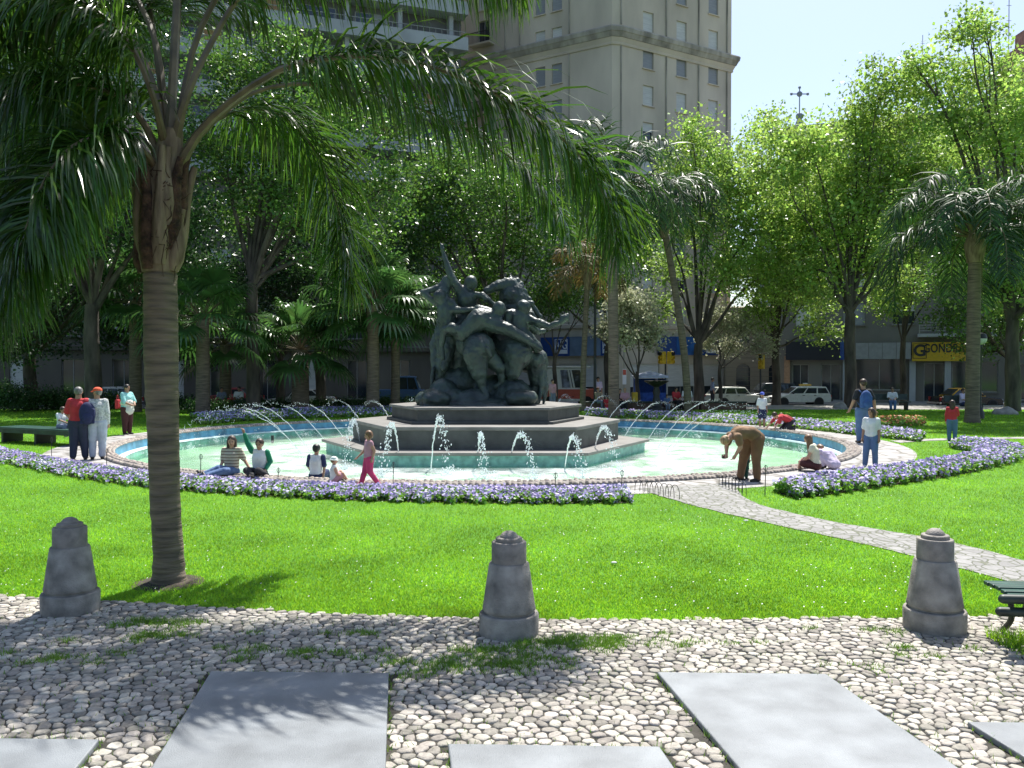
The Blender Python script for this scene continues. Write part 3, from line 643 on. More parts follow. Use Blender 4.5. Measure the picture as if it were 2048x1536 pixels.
def tree(label, px, D, base_r, lobes, kind='plane', dens=9, size=0.26, fork=0.35, lean=0, seed=0, z0=0.0, name='plane_tree', group='broadleaf trees round the square', cat='tree', thick=1.0):
    """px trunk pixel x, lobes (px, py, radius px, depth offset)"""
    sc_ = D/FPX; X = (px-1024)*sc_; t = thing(name, label, cat, (X, D, z0), 0, group); rg = random.Random(seed)
    L = []
    for lb in lobes:
        lx, ly, lr = lb[:3]; dd = lb[3] if len(lb) > 3 else rg.uniform(-2.2, 2.2)
        q = P(lx, ly, D)+Vector((0, dd, 0)); L.append((Vector((q.x-X, dd, q.z-z0)), lr*sc_))
    leaf_cloud([((c.x, c.y, c.z), (r*1.05, r*1.05, r*0.95)) for c, r in L], dens, size, M_leaf[kind], t, seed=seed+5)
    zmin = min(c.z-r for c, r in L); zf = max(1.6, zmin+0.0)*1.0; zf = min(zf, 6) if fork is None else fork
    mb = MB(); top = Vector((lean, 0, zf)); wig = lambda a: Vector((rg.uniform(-a, a), rg.uniform(-a, a), rg.uniform(-a, a)))
    mb.tube(bez([(0, 0, -0.3), (lean*.3+.05, 0, zf*.3), (lean*.6-.04, 0, zf*.7), top], 10), [base_r*1.35]+[base_r*(1.08-0.28*i/9) for i in range(1, 10)], 10)
    for c, r in L:
        s_ = top+Vector((0, 0, rg.uniform(-.5, .3))); mid = s_.lerp(c, 0.45)+Vector((0, 0, 0.10*(c-s_).length))+wig(.35); e = c+wig(.3)
        r0 = base_r*rg.uniform(.26, .5)*thick; pth = bez([s_, s_.lerp(mid, .5)+wig(.15), mid, mid.lerp(e, .55)+wig(.25), e], 12)
        mb.tube(pth, [r0*(1-0.80*i/11) for i in range(12)], 7)
        for k in range(4):
            b0 = pth[rg.randint(6, 11)]; b1 = c+Vector((rg.gauss(0, 1), rg.gauss(0, 1), rg.gauss(0.3, .8)))*r*0.6; m_ = b0.lerp(b1, .5)+wig(.2)
            mb.tube(bez([b0, m_, b1], 6), [r0*0.28*(1-.75*i/5) for i in range(6)], 5)
    mb.build('trunk', M_bark, t, smooth=True)
    return t

tree('tall bright plane tree with its forked trunk left of the yellow sign', 1700, 47, .32, [(1540, 340, 75), (1620, 420, 95), (1700, 310, 95), (1756, 190, 62), (1722, 240, 50), (1800, 345, 100), (1640, 545, 75), (1755, 500, 90), (1850, 460, 90), (1600, 300, 55), (1820, 235, 60), (1690, 420, 90), (1900, 350, 80)], 'plane', 11, .27, 5.2, seed=1)
tree('tallest plane tree at the far right edge reaching up to the antenna', 2025, 43, .36, [(1930, 135, 75), (2030, 140, 85), (1890, 90, 42), (1985, 250, 95), (2080, 280, 100), (1990, 420, 85), (1852, 125, 40), (1945, 75, 34), (2090, 480, 90), (2000, 560, 70), (1920, 220, 60), (2110, 600, 70)], 'plane', 11, .26, 4.6, seed=2)
tree('plane tree before the beige tower with a wide dark fork by the cream car', 1397, 50, .30, [(1380, 275, 42), (1366, 330, 55), (1440, 330, 62), (1425, 420, 75), (1350, 440, 50), (1490, 470, 72), (1440, 550, 62), (1352, 530, 45), (1520, 560, 55), (1480, 390, 60), (1330, 610, 36)], 'plane', 11, .25, 3.6, seed=3)
tree('slim plane tree between the dark sign and the second traffic light', 1552, 54, .26, [(1530, 550, 60), (1572, 480, 75), (1612, 600, 50), (1500, 625, 45), (1512, 290, 48), (1535, 235, 26), (1560, 360, 70), (1600, 330, 50), (1580, 560, 60), (1625, 660, 35), (1480, 530, 50)], 'plane', 11, .25, 3.8, seed=4)
tree('dense green tree rising behind the bronze sculpture', 1010, 49, .33, [(900, 420, 95), (1000, 480, 85), (1085, 500, 70), (1110, 585, 55), (820, 480, 90), (890, 320, 90), (1000, 380, 85), (1075, 400, 70), (950, 560, 70), (830, 380, 80), (1020, 610, 45)], 'mid', 11, .24, 3.2, seed=5)
tree('large dark tree left of the sculpture with a tall straight trunk', 505, 40, .32, [(520, 170, 95), (440, 110, 85), (560, 300, 100), (620, 400, 90), (690, 260, 85), (430, 290, 85), (750, 370, 90), (720, 490, 70), (640, 160, 60), (480, 400, 80), (660, 500, 70), (540, 60, 60), (610, 210, 65), (700, 175, 50), (790, 245, 55), (600, 90, 40)], 'mid', 11, .23, 6.2, seed=6)
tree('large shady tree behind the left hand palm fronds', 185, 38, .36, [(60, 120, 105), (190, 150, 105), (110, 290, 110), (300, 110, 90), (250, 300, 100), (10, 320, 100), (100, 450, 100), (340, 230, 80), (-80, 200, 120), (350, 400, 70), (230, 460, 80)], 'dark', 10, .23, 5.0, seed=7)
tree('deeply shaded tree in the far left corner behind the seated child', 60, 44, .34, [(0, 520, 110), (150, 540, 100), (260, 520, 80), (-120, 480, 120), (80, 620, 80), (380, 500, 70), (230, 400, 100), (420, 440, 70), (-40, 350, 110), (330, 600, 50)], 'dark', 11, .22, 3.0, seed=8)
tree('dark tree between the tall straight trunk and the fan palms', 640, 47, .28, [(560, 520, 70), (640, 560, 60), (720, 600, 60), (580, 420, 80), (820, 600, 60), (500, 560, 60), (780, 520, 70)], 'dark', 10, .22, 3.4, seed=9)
tree('small pale blossoming tree in front of the blue awnings', 1275, 46, .12, [(1268, 640, 42), (1245, 600, 30), (1300, 670, 30), (1238, 668, 24), (1210, 655, 18), (1290, 610, 28)], 'pale', 40, .22, 2.0, seed=10, name='blossom_tree', group=None)
tree('pale leaved young tree right of the blue awnings', 1440, 52, .12, [(1440, 640, 34), (1490, 650, 34), (1475, 690, 26), (1525, 690, 24), (1420, 680, 22)], 'pale', 22, .22, 2.4, seed=11, name='young_tree', group=None)
tree('shaded tree behind the right hand palm and the yellow sign', 2020, 52, .30, [(1900, 640, 45), (2040, 650, 60), (1960, 690, 40), (1880, 560, 60), (2090, 540, 80), (1985, 620, 50)], 'mid', 11, .24, 3.0, seed=12)
tree('thin tree beside the red and white van', 1110, 51, .14, [(1110, 590, 40), (1150, 560, 45), (1080, 640, 26), (1180, 600, 36), (1210, 520, 50)], 'mid', 11, .2, 3.0, seed=13, name='young_tree', group=None)
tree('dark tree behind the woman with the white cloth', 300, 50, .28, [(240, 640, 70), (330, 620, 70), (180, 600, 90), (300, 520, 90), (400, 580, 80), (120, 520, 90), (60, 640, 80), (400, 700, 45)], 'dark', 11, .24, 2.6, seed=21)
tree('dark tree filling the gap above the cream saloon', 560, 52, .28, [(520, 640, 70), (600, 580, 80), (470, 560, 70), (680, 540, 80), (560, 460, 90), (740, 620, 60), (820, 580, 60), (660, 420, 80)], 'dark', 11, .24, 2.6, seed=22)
tree('green tree behind the right arm of the sculpture', 1215, 54, .24, [(1180, 500, 60), (1240, 560, 50), (1290, 500, 55), (1150, 440, 60), (1230, 420, 50), (1100, 600, 40)], 'mid', 11, .24, 3.6, seed=23)
tree('bright tree filling the gap between the two tall plane trees', 1806, 56, .20, [(1800, 480, 70), (1880, 420, 80), (1760, 600, 50), (1830, 560, 60), (1940, 500, 70), (1900, 300, 70)], 'plane', 11, .26, 4.0, seed=24)
# trees far left outside the frame edge keep the left side in shade
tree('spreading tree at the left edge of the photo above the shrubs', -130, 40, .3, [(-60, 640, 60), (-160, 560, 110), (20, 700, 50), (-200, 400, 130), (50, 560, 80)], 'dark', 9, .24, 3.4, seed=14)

# shrubs
def shrub(px, py, w_, h_, label, kind='shrub', seed=0):
    g = G(px, py); t = thing('shrub', label, 'shrub', (g.x, g.y, 0), 0, 'low shrubs at the left of the lawn'); rg = random.Random(seed)
    L = [((rg.uniform(-.4, .4)*w_, rg.uniform(-.2, .2)*w_, h_*rg.uniform(.35, .6)), (w_*.3, w_*.3, h_*.45)) for k in range(5)]
    leaf_cloud(L, 60, .11, M_leaf[kind], t, 'foliage', seed); mb = MB()
    for k in range(5): mb.tube([(0, 0, -.05), L[k][0]], [.03, .012], 5)
    mb.build('stem', M_bark, t)
shrub(30, 822, 3.2, 1.5, 'leafy shrub at the left edge in front of the dark trees', seed=1)
shrub(110, 820, 2.6, 1.1, 'low dark shrub behind the man in the orange cap', seed=2)
shrub(205, 818, 2.2, 1.0, 'low shrub in front of the white estate car', seed=3)
shrub(370, 818, 1.8, 0.8, 'low shrub just right of the big palm trunk', seed=4)

# feather palms
M_frond = mat('palm_leaflet', (0.066, 0.145, 0.022), 0.25, var=0.25, scale=1.0, island=0.4, transl=0.45, spec=0.75)
M_frond2 = mat('palm_leaflet_far', (0.045, 0.11, 0.030), 0.48, var=0.3, scale=1.0, island=0.4, transl=0.32, spec=0.5)
M_frdry = mat('palm_leaflet_dry', (0.20, 0.15, 0.05), 0.6, var=0.25, scale=1.0, island=0.4, transl=0.25)
M_rach = mat('palm_rachis', (0.17, 0.13, 0.07), 0.5, var=0.25, scale=5)
M_ptr = mat('palm_trunk_bark', (0.20, 0.155, 0.11), 0.9, var=0.3, scale=4, bump=0.9, bscale=6, stretch=(0.7, 0.7, 6.0), col2=(0.085, 0.07, 0.052))
M_boot = mat('palm_leaf_base', (0.27, 0.21, 0.13), 0.85, var=0.3, scale=5, bump=0.5, bscale=14, stretch=(2, 2, 0.5), col2=(0.11, 0.075, 0.045))
M_fibre = mat('palm_fibre', (0.11, 0.06, 0.035), 0.95, var=0.4, scale=9, bump=1.0, bscale=30)
def frond(parent, pts, r0, leaf_l, n, m, start=0.25, wd=0.035, seed=0, hang=1.0, segs=4, name='frond', twist=0.0):
    """pts in parent's local space. Plumose drooping leaflets."""
    rg = np.random.default_rng(seed); N_ = 60; pb = bez(pts, N_); A = np.array([tuple(q) for q in pb]); Tn = np.gradient(A, axis=0); Tn /= np.linalg.norm(Tn, axis=1)[:, None]
    root = MB().tube(pb[::3]+[pb[-1]], [r0*(1-0.86*i/20)*(1 if i > 1 else 1.25) for i in range(len(pb[::3])+1)], 6).build(name, M_rach, parent, smooth=True)
    V = []; F = []
    K = n*2; s_ = np.linspace(start, 1.0, K)+rg.normal(0, .004, K); s_ = np.clip(s_, 0, 1); idx = s_*(N_-1); i0 = np.minimum(idx.astype(int), N_-2); f = (idx-i0)[:, None]
    p = A[i0]*(1-f)+A[i0+1]*f; t = Tn[i0]
    side = np.cross(t, np.array([0, 0, 1.0])); side /= (np.linalg.norm(side, axis=1)[:, None]+1e-6); up = np.cross(side, t)
    sgn = np.where(np.arange(K) % 2 == 0, 1.0, -1.0)[:, None]
    el = rg.normal(0.15, 0.42, (K, 1)); fw = rg.normal(0.55, 0.15, (K, 1))
    d = side*sgn*np.cos(el)+up*np.sin(el)+t*fw; d /= np.linalg.norm(d, axis=1)[:, None]
    prof = np.sin(np.clip((s_-start)/(1-start), 0, 1)*np.pi*0.93+0.16)**0.55; L_ = leaf_l*(0.35+0.65*prof)[:, None]*rg.uniform(.8, 1.12, (K, 1))
    rows = [p]; q = p.copy(); dd = d.copy(); ds = [dd]; hv = rg.uniform(.35, 1.35, (K, 1))
    for k in range(segs):
        dd = dd+np.array([0, 0, -1.0])*hang*hv*(0.26+0.30*k); dd /= np.linalg.norm(dd, axis=1)[:, None]
        q = q+dd*L_/segs; rows.append(q); ds.append(dd)
    wv = np.cross(d, up); wv /= (np.linalg.norm(wv, axis=1)[:, None]+1e-6); wv = wv+rg.normal(0, .35, (K, 3)); wv /= np.linalg.norm(wv, axis=1)[:, None]
    ws = [0.5, 1.0, 0.9, 0.6, 0.05] if segs == 4 else [0.6, 1.0, 0.7, 0.05]
    vv = []
    for k in range(segs+1):
        w3 = wv-(wv*ds[k]).sum(1)[:, None]*ds[k]; w3 /= (np.linalg.norm(w3, axis=1)[:, None]+1e-6)
        vv += [rows[k]-w3*wd*0.5*ws[k], rows[k]+w3*wd*0.5*ws[k]]
    V = np.stack(vv, 1).reshape(-1, 3); nn = 2*(segs+1); base = np.arange(K)[:, None]*nn
    F = np.concatenate([base+np.array([[2*k, 2*k+1, 2*k+3, 2*k+2]]) for k in range(segs)], 0)
    np_mesh('leaflets', V, F, m, root, smooth=True)
    return root

M_soil0 = mat('bed_soil', (0.06, 0.045, 0.035), 0.95, var=0.3, scale=9)
# ---- the big palm in the foreground
pb0 = G(337, 1166); D0 = pb0.y
palm = thing('queen_palm', 'big palm on the near lawn with ringed trunk and long drooping fronds', 'palm tree', (pb0.x, D0, 0))
def LP(x, y, dd=0.0): return P(x, y, D0+dd)-palm.location
prf = [(1190, 337, 50), (1172, 337, 43), (1150, 337, 37), (1100, 336, 33.5), (1000, 330, 33), (900, 328, 34), (800, 325, 36), (700, 322, 37.5), (620, 321, 37), (560, 320, 36), (535, 319, 34)]
pts = [LP(x, y) for y, x, r in prf]; rr = [.87*r*D0/FPX for y, x, r in prf]
tot = bez(pts, 70); rad = [float(np.interp(i/69*(len(rr)-1), range(len(rr)), rr)) for i in range(70)]
rad = [r*(1+0.010*math.sin(i*2.4+random.uniform(-1, 1))+random.uniform(-.018, .018)) for i, r in enumerate(rad)]
trk = MB().tube(tot, rad, 28).build('trunk', M_ptr, palm, smooth=True)
soil = MB(); soil.lathe([(.01, .03), (.22, .025), (.34, .004)], n=18); o_ = soil.build('base_soil', M_soil0, palm, smooth=True)
for vtx in trk.data.vertices:
    q = vtx.co; a_ = math.atan2(q.y, q.x); f_ = 1+.022*math.sin(q.z*38+1.3*math.sin(a_*2))+.02*math.sin(a_*3+q.z*2.1)+random.uniform(-.008, .008); cx_ = np.interp(q.z, [0, 3.3], [0, -.09]); vtx.co.x = cx_+(q.x-cx_)*f_; vtx.co.y = q.y*f_
# crownshaft of old leaf bases
mb = MB(); mb.tube([LP(319, 545), LP(318, 520), LP(320, 440), LP(325, 380), LP(335, 320), LP(345, 260)], [.165, .19, .20, .17, .14, .10], 20); mb.build('crownshaft', M_boot, palm, smooth=True)
bases = []
for k, (a, z0, z1, sp_) in enumerate([(250, 540, 330, .30), (290, 530, 300, .24), (20, 520, 330, .34), (60, 500, 290, .26), (180, 530, 340, .36), (215, 510, 310, .30), (330, 500, 320, .30), (120, 500, 300, .3), (155, 520, 350, .3), (0, 470, 300, .30), (310, 470, 300, .2), (345, 540, 420, .26), (195, 545, 430, .24)]):
    a = R(a); b0 = LP(320, z0); b1 = LP(326, z1); dv = Vector((math.cos(a), math.sin(a), 0))
    mb = MB(); mb.tube(bez([b0+dv*.13, b0.lerp(b1, .4)+dv*.19, b0.lerp(b1, .75)+dv*sp_*.68, b1+dv*sp_*.85], 8), [.07, .085, .075, .06, .052, .046, .04, .03], 9)
    for v in range(6): pass
    mb.build('leaf_base', M_boot if k % 3 else M_fibre, palm, smooth=True)
# brown fibre hanging at the left
rg = np.random.default_rng(5); mb = MB()
for k in range(260):
    a = random.uniform(0, 6.28); z = random.uniform(340, 500); b = LP(320+math.cos(a)*48*random.uniform(.5, 1), z, math.sin(a)*.2); e = b+Vector((random.gauss(0, .06), random.gauss(0, .05), random.uniform(-.35, .15))); mb.tube([b, b.lerp(e, .5)+Vector((random.gauss(0, .03), 0, 0)), e], [.006, .005, .002], 4)
mb.build('leaf_fibre', M_fibre, palm)
F_ = [
 # (pixel points with depth offsets), rachis radius, leaflet length, leaflets per side, start, seed
 ([(352, 345, 0), (400, 262, -.1), (480, 190, -.3), (590, 128, -.6), (740, 112, -.5), (900, 145, -.5), (1040, 215, -.5), (1150, 300, -.5), (1210, 390, -.5), (1238, 500, -.5)], .050, .72, 150, .32, 1),
 ([(358, 350, 0), (385, 290, .2), (430, 240, .5), (500, 216, .9), (570, 238, 1.2), (630, 300, 1.4), (668, 390, 1.5), (690, 480, 1.5), (700, 570, 1.5)], .042, .72, 130, .28, 2),
 ([(345, 300, 0), (375, 190, -.1), (420, 90, 0), (490, -20, .1), (600, -110, .3), (760, -150, .4), (920, -130, .5), (1040, -60, .6)], .05, .85, 120, .38, 3),
 ([(340, 300, 0), (345, 180, 0), (352, 40, .1), (365, -120, .3), (420, -280, .8), (540, -360, 1.4), (680, -340, 1.9)], .06, .8, 100, .45, 4),
 ([(320, 330, 0), (290, 250, -.1), (230, 190, -.3), (140, 165, -.5), (40, 180, -.8), (-60, 240, -1.0), (-150, 340, -1.2)], .045, .80, 130, .22, 5),
 ([(315, 345, 0), (280, 290, .1), (220, 245, .3), (150, 250, .5), (80, 300, .7), (25, 390, .9), (0, 500, 1.0)], .042, .75, 120, .25, 6),
 ([(330, 300, 0), (310, 180, .1), (260, 70, .3), (180, -20, .6), (80, -60, .9), (-40, -40, 1.2), (-150, 40, 1.4)], .045, .85, 120, .35, 7),
 ([(322, 350, 0), (285, 300, -.3), (225, 270, -.7), (150, 290, -1.1), (90, 360, -1.4), (50, 460, -1.6)], .040, .62, 110, .3, 8),
 ([(335, 300, 0), (320, 160, .3), (300, 20, .8), (280, -100, 1.6), (260, -160, 2.5), (240, -130, 3.3)], .045, .85, 90, .4, 9),
 ([(332, 300, 0), (305, 190, -.4), (260, 90, -.5), (190, 20, -.6), (110, -10, -.7), (20, 10, -.7), (-70, 80, -.7)], .040, .70, 110, .3, 10),
 ([(325, 345, 0), (300, 290, .6), (255, 260, 1.4), (190, 290, 2.1), (130, 380, 2.6), (100, 500, 2.8)], .040, .75, 110, .3, 12),
 ([(318, 350, 0), (265, 300, .2), (190, 320, .4), (110, 400, .6), (55, 500, .7), (20, 620, .8)], .040, .62, 100, .25, 13),
 ([(350, 290, 0), (400, 60, .5), (520, -110, 1.0), (700, -190, 1.4), (900, -150, 1.6), (1040, -60, 1.6)], .045, .80, 120, .3, 18),
 ([(338, 290, 0), (300, 50, .4), (180, -110, .9), (20, -170, 1.2), (-140, -110, 1.4)], .045, .80, 120, .3, 19),
 ([(354, 335, 0), (420, 250, .2), (520, 180, .4), (660, 170, .5), (820, 210, .5), (970, 280, .5), (1080, 370, .4), (1140, 470, .3)], .036, .52, 80, .38, 15),
 ([(318, 355, 0), (260, 320, -.3), (180, 340, -.5), (90, 420, -.8), (20, 530, -1.0), (-40, 660, -1.1)], .040, .70, 120, .25, 16),
 ([(316, 340, 0), (260, 260, .8), (170, 230, 1.6), (60, 280, 2.2), (-40, 380, 2.6), (-110, 500, 2.8)], .040, .75, 120, .25, 17),
 ([(340, 300, 0), (350, 150, .3), (360, 0, .8), (370, -120, 1.5), (385, -180, 2.3)], .045, .85, 90, .45, 14),
]
for pts, r0, ll, n_, st_, sd in F_:
    frond(palm, [LP(*q) for q in pts], r0*.85, ll*1.38, int(n_*2.5), M_frond, st_, 0.0235, sd, 0.80)

# ---- distant feather palms
def far_palm(label, px, D, top, lean_px, r, nf, fl, ll, seed, m=None, z0=0.0, droop=1.0, name='feather_palm', segs=3, wd=.06, npl=44):
    rg = random.Random(seed); X = (px-1024)*D/FPX; t = thing(name, label, 'palm tree', (X, D, z0)); tp = P(px+lean_px, top, D)-t.location
    MB().tube(bez([(0, 0, -.2), (tp.x*.2, 0, tp.z*.33), (tp.x*.6, 0, tp.z*.7), tp], 14), [r*1.25]+[r*(1.0-0.15*i/13) for i in range(1, 14)], 12).build('trunk', M_ptr, t, smooth=True)
    mb = MB(); mb.tube([tp+Vector((0, 0, -.5)), tp+Vector((0, 0, .2)), tp+Vector((0, 0, .9))], [r*1.1, r*1.5, r*.6], 10); mb.build('crownshaft', M_boot, t, smooth=True)
    for k in range(nf):
        a = 2*math.pi*(k+rg.uniform(-.3, .3))/nf*1.0+(k % 3)*.7; e = R(rg.choice([75, 60, 45, 30, 15])+rg.uniform(-8, 8)); dv = Vector((math.cos(a), math.sin(a), 0)); L_ = fl*rg.uniform(.85, 1.1); q = tp+Vector((0, 0, .5)); pts = [q]; el = e
        for i in range(6):
            q = q+(dv*math.cos(el)+Vector((0, 0, math.sin(el))))*L_/6; pts.append(q); el -= R(24)*droop*(0.6+0.25*i)
            el = max(el, R(-85))
        frond(t, pts, .05, ll, npl, m or M_frond2, .15, wd, seed*50+k, .9, segs)
    return t
far_palm('tall palm right of the sculpture with dark glossy drooping crown', 1228, 37, 400, -5, .24, 24, 4.5, 1.25, 3)
far_palm('leaning palm with orange brown trunk behind the flowering tree', 1378, 42, 455, -50, .19, 20, 4.2, 1.2, 4)
far_palm('palm on the right lawn between the red jacket girl and the yellow sign', 1945, 33.5, 500, 5, .27, 26, 4.9, 1.3, 5, npl=60)
far_palm('thin curved palm beside the lamp post behind the sculpture', 1165, 43, 560, 10, .15, 12, 2.6, .9, 6, M_frdry)
# fan palms
M_fan = mat('fan_palm_leaf', (0.085, 0.19, 0.05), 0.28, var=0.25, scale=1.0, island=0.4, transl=0.35, spec=0.75)
def fan_palm(label, px, D, top, r, nl, pet, rad_, seed, name='fan_palm'):
    rg = random.Random(seed); X = (px-1024)*D/FPX; t = thing(name, label, 'palm tree', (X, D, 0), 0, 'short fan palms behind the pool'); tp = P(px, top, D)-t.location
    MB().tube([(0, 0, -.2), (0.03, 0, tp.z*.5), tp], [r*1.1, r, r*.95], 12).build('trunk', M_ptr, t, smooth=True)
    for k in range(nl):
        a = 2.4*k+rg.uniform(-.3, .3); e = R(80-105*k/nl+rg.uniform(-8, 8)); dv = Vector((math.cos(a)*math.cos(e), math.sin(a)*math.cos(e), math.sin(e)))
        q = tp+dv*pet*.5; c = tp+dv*pet*rg.uniform(.85, 1.1)+Vector((0, 0, -.12*pet))
        lf = MB().tube([tp, q, c], [.03, .022, .015], 5).build('leaf', M_rach, t)
        d = (c-q).normalized(); u = d.cross(Vector((0, 0, 1))).normalized(); n_ = u.cross(d); V = []; F = []
        K = 26
        for i in range(K):
            th = R(-140+280*i/(K-1)); s_ = (d*math.cos(th)+u*math.sin(th)); L_ = rad_*(0.85+0.2*math.cos(th))*rg.uniform(.9, 1.05); w3 = (-d*math.sin(th)+u*math.cos(th))
            p1 = c+s_*L_*.5+n_*.06; p2 = c+s_*L_*.82+Vector((0, 0, -.10*rad_)); p3 = c+s_*L_*.98+Vector((0, 0, -.32*rad_)); o = len(V); wd = rad_*.10
            V += [c-w3*.008, c+w3*.008, p1-w3*wd*.5+n_*.02, p1+w3*wd*.5+n_*.02, p2-w3*wd*.3, p2+w3*wd*.3, p3-w3*.004, p3+w3*.004]
            F += [(o, o+1, o+3, o+2), (o+2, o+3, o+5, o+4), (o+4, o+5, o+7, o+6)]
        np_mesh('leaf_blades', np.array([tuple(v) for v in V]), np.array(F), M_fan, lf)
    return t
fan_palm('low fan palm in front of the cream sedan', 600, 42, 700, .42, 30, 2.0, 1.35, 1)
fan_palm('bright fan palm just left of the sculpture', 745, 41, 610, .30, 34, 2.1, 1.5, 2)
fan_palm('slender fan palm close against the sculpture side', 790, 43, 640, .22, 24, 2.0, 1.3, 3)
fan_palm('shaded fan palm right of the big palm trunk', 405, 38, 640, .30, 30, 2.0, 1.3, 4)
fan_palm('dark fan palm behind the woman with the white cloth', 270, 42, 600, .28, 28, 2.0, 1.4, 5)
fan_palm('dark fan palm left of the tall straight trunk', 450, 45, 690, .30, 26, 2.0, 1.3, 6)

# ------------------------------------------------------------------ flower beds
M_petal = mat('violet_petal', (0.45, 0.38, 0.70), 0.6, var=0.2, scale=2.5, island=0.4, transl=0.2)
M_petal2 = mat('pale_petal', (0.66, 0.62, 0.86), 0.6, var=0.15, scale=3, island=0.3, transl=0.2)
M_orange = mat('orange_petal', (0.55, 0.17, 0.05), 0.6, island=0.3)
M_bedleaf = mat('bed_leaf', (0.20, 0.38, 0.06), 0.5, island=0.5, transl=0.3)
M_soil = mat('bed_soil', (0.06, 0.045, 0.035), 0.95, var=0.3, scale=9)
def flower_bed(label, inner, outer, n, h=0.22, fl=0.055, seed=0, dense=1.0, pet=None):
    """inner/outer lists of ground points (same length)"""
    rg = np.random.default_rng(seed); A = np.array([(p[0], p[1]) for p in bez([(q[0], q[1], 0) for q in inner], 60)]); B = np.array([(p[0], p[1]) for p in bez([(q[0], q[1], 0) for q in outer], 60)])
    def samp(k):
        t = rg.random(k)*58.99; i = t.astype(int); f = (t-i)[:, None]; u = rg.random(k)[:, None]*(1.06+.10*np.sin(t*3.1)[:, None]+.06*np.sin(t*11)[:, None])-.05+rg.normal(0, .03, (k, 1))
        return (A[i]*(1-f)+A[i+1]*f)*(1-u)+(B[i]*(1-f)+B[i+1]*f)*u, u[:, 0]
    V = []; F = []; mi = []
    Vs = []; Ms = []
    def quads(p, nrm, size, m_):
        k = len(p); t = rg.normal(size=(k, 3)); t -= (t*nrm).sum(1)[:, None]*nrm; t /= np.linalg.norm(t, axis=1)[:, None]; b = np.cross(nrm, t); s = size*rg.uniform(.6, 1.2, (k, 1))
        Vs.append(np.stack([p-t*s*.5, p+b*s*.45, p+t*s*.55, p-b*s*.45], 1).reshape(-1, 3)); Ms.append(np.full(k, m_))
    k = int(n*3.2); xy, u = samp(k); z = rg.random(k)**.6*h*1.0*(0.6+0.4*np.sin(np.clip(u, 0, 1)*3.14)); nr = rg.normal(size=(k, 3)); nr[:, 2] += .6; nr /= np.linalg.norm(nr, axis=1)[:, None]
    quads(np.concatenate([xy, z[:, None]], 1), nr, fl*1.25, 0)
    k = int(n*dense); xy, u = samp(k); z = h*(0.62+0.40*np.sin(np.clip(u, 0, 1)*3.14))*(1-.55*rg.random(k)**2.2)+rg.normal(0, .015, k); cl = (np.sin(xy[:, 0]*2.1+3*np.sin(xy[:, 1]*1.7))+rg.normal(0, .7, k)) > 0.9
    for q, sel in ((1, ~cl), (2, cl)):
        pp = np.concatenate([xy, z[:, None]], 1)[sel]; kk = len(pp)
        for rep in range(2):
            nr = rg.normal(size=(kk, 3))*.5; nr[:, 1] -= .45; nr[:, 2] += .9; nr /= np.linalg.norm(nr, axis=1)[:, None]
            quads(pp+rg.normal(0, fl*.2, pp.shape), nr, fl, q)
    # soil base
    bas = []
    for i in range(59): bas += [(*A[i], .012), (*A[i+1], .012), (*B[i+1], .012), (*B[i], .012)]
    Vs.append(np.array(bas)); Ms.append(np.full(59, 3))
    V = np.concatenate(Vs); mi = np.concatenate(Ms)
    o = np_mesh('flower_bed', V, np.arange(len(V)).reshape(-1, 4), [M_bedleaf, pet or M_petal, M_petal2 if pet is None else pet, M_soil], mi=mi)
    tag(o, label, 'flower bed', kind='stuff'); return o
def GP(x, y): p = G(x, y); return (p.x, p.y)
def arc(rf, a0, a1, n=9, off=0): 
    return [ringpt(rf(t/(n-1)) if callable(rf) else rf, R(a0+(a1-a0)*t/(n-1))) for t in range(n)]
# near bed: from the left edge round the front to the path
nb_out = [GP(-260, 868), GP(-60, 912), GP(60, 938), GP(180, 960), GP(320, 978), GP(480, 990), GP(640, 999), GP(800, 1004), GP(960, 1007), GP(1120, 1008), GP(1265, 1007)]
nb_in = [GP(-240, 850), GP(-50, 892), GP(50, 914), GP(150, 933), GP(300, 955), GP(470, 970), GP(640, 980), GP(800, 985), GP(960, 988), GP(1120, 988), GP(1250, 986)]
flower_bed('long curved bed of violet pansies between the near lawn and the pool', nb_in, nb_out, 12500, .17, .055, 1)
rb_out = [GP(1590, 998), GP(1680, 987), GP(1780, 972), GP(1880, 957), GP(1960, 942), GP(2030, 925), GP(2050, 908), GP(2010, 895), GP(1940, 890)]
rb_in = [GP(1548, 985), GP(1640, 966), GP(1740, 953), GP(1840, 940), GP(1910, 928), GP(1945, 918), GP(1955, 910), GP(1930, 902), GP(1900, 896)]
flower_bed('hooked bed of violet pansies on the right between the path and the lawn', rb_in, rb_out, 6000, .26, .065, 2)
bb_out = [GP(1170, 822), GP(1300, 829), GP(1420, 835), GP(1550, 842), GP(1660, 851), GP(1760, 862), GP(1850, 875)]
bb_in = [GP(1170, 833), GP(1300, 838), GP(1420, 845), GP(1550, 853), GP(1650, 863), GP(1740, 873), GP(1840, 884)]
flower_bed('thin bed of violet flowers across the lawn behind the pool on the right', bb_in, bb_out, 5200, .24, .09, 3, .8)
lb_out = [GP(380, 836), GP(480, 829), GP(600, 824), GP(700, 821), GP(800, 820)]
lb_in = [GP(400, 850), GP(480, 843), GP(600, 837), GP(700, 834), GP(800, 833)]
flower_bed('bed of violet and white flowers behind the pool left of the plinth', lb_in, lb_out, 4000, .3, .09, 4, .8)
flower_bed('small patch of orange flowers on the right hand lawn', [GP(1755, 851), GP(1800, 852), GP(1850, 852)], [GP(1750, 842), GP(1800, 841), GP(1850, 842)], 500, .26, .09, 5, .7, M_orange)
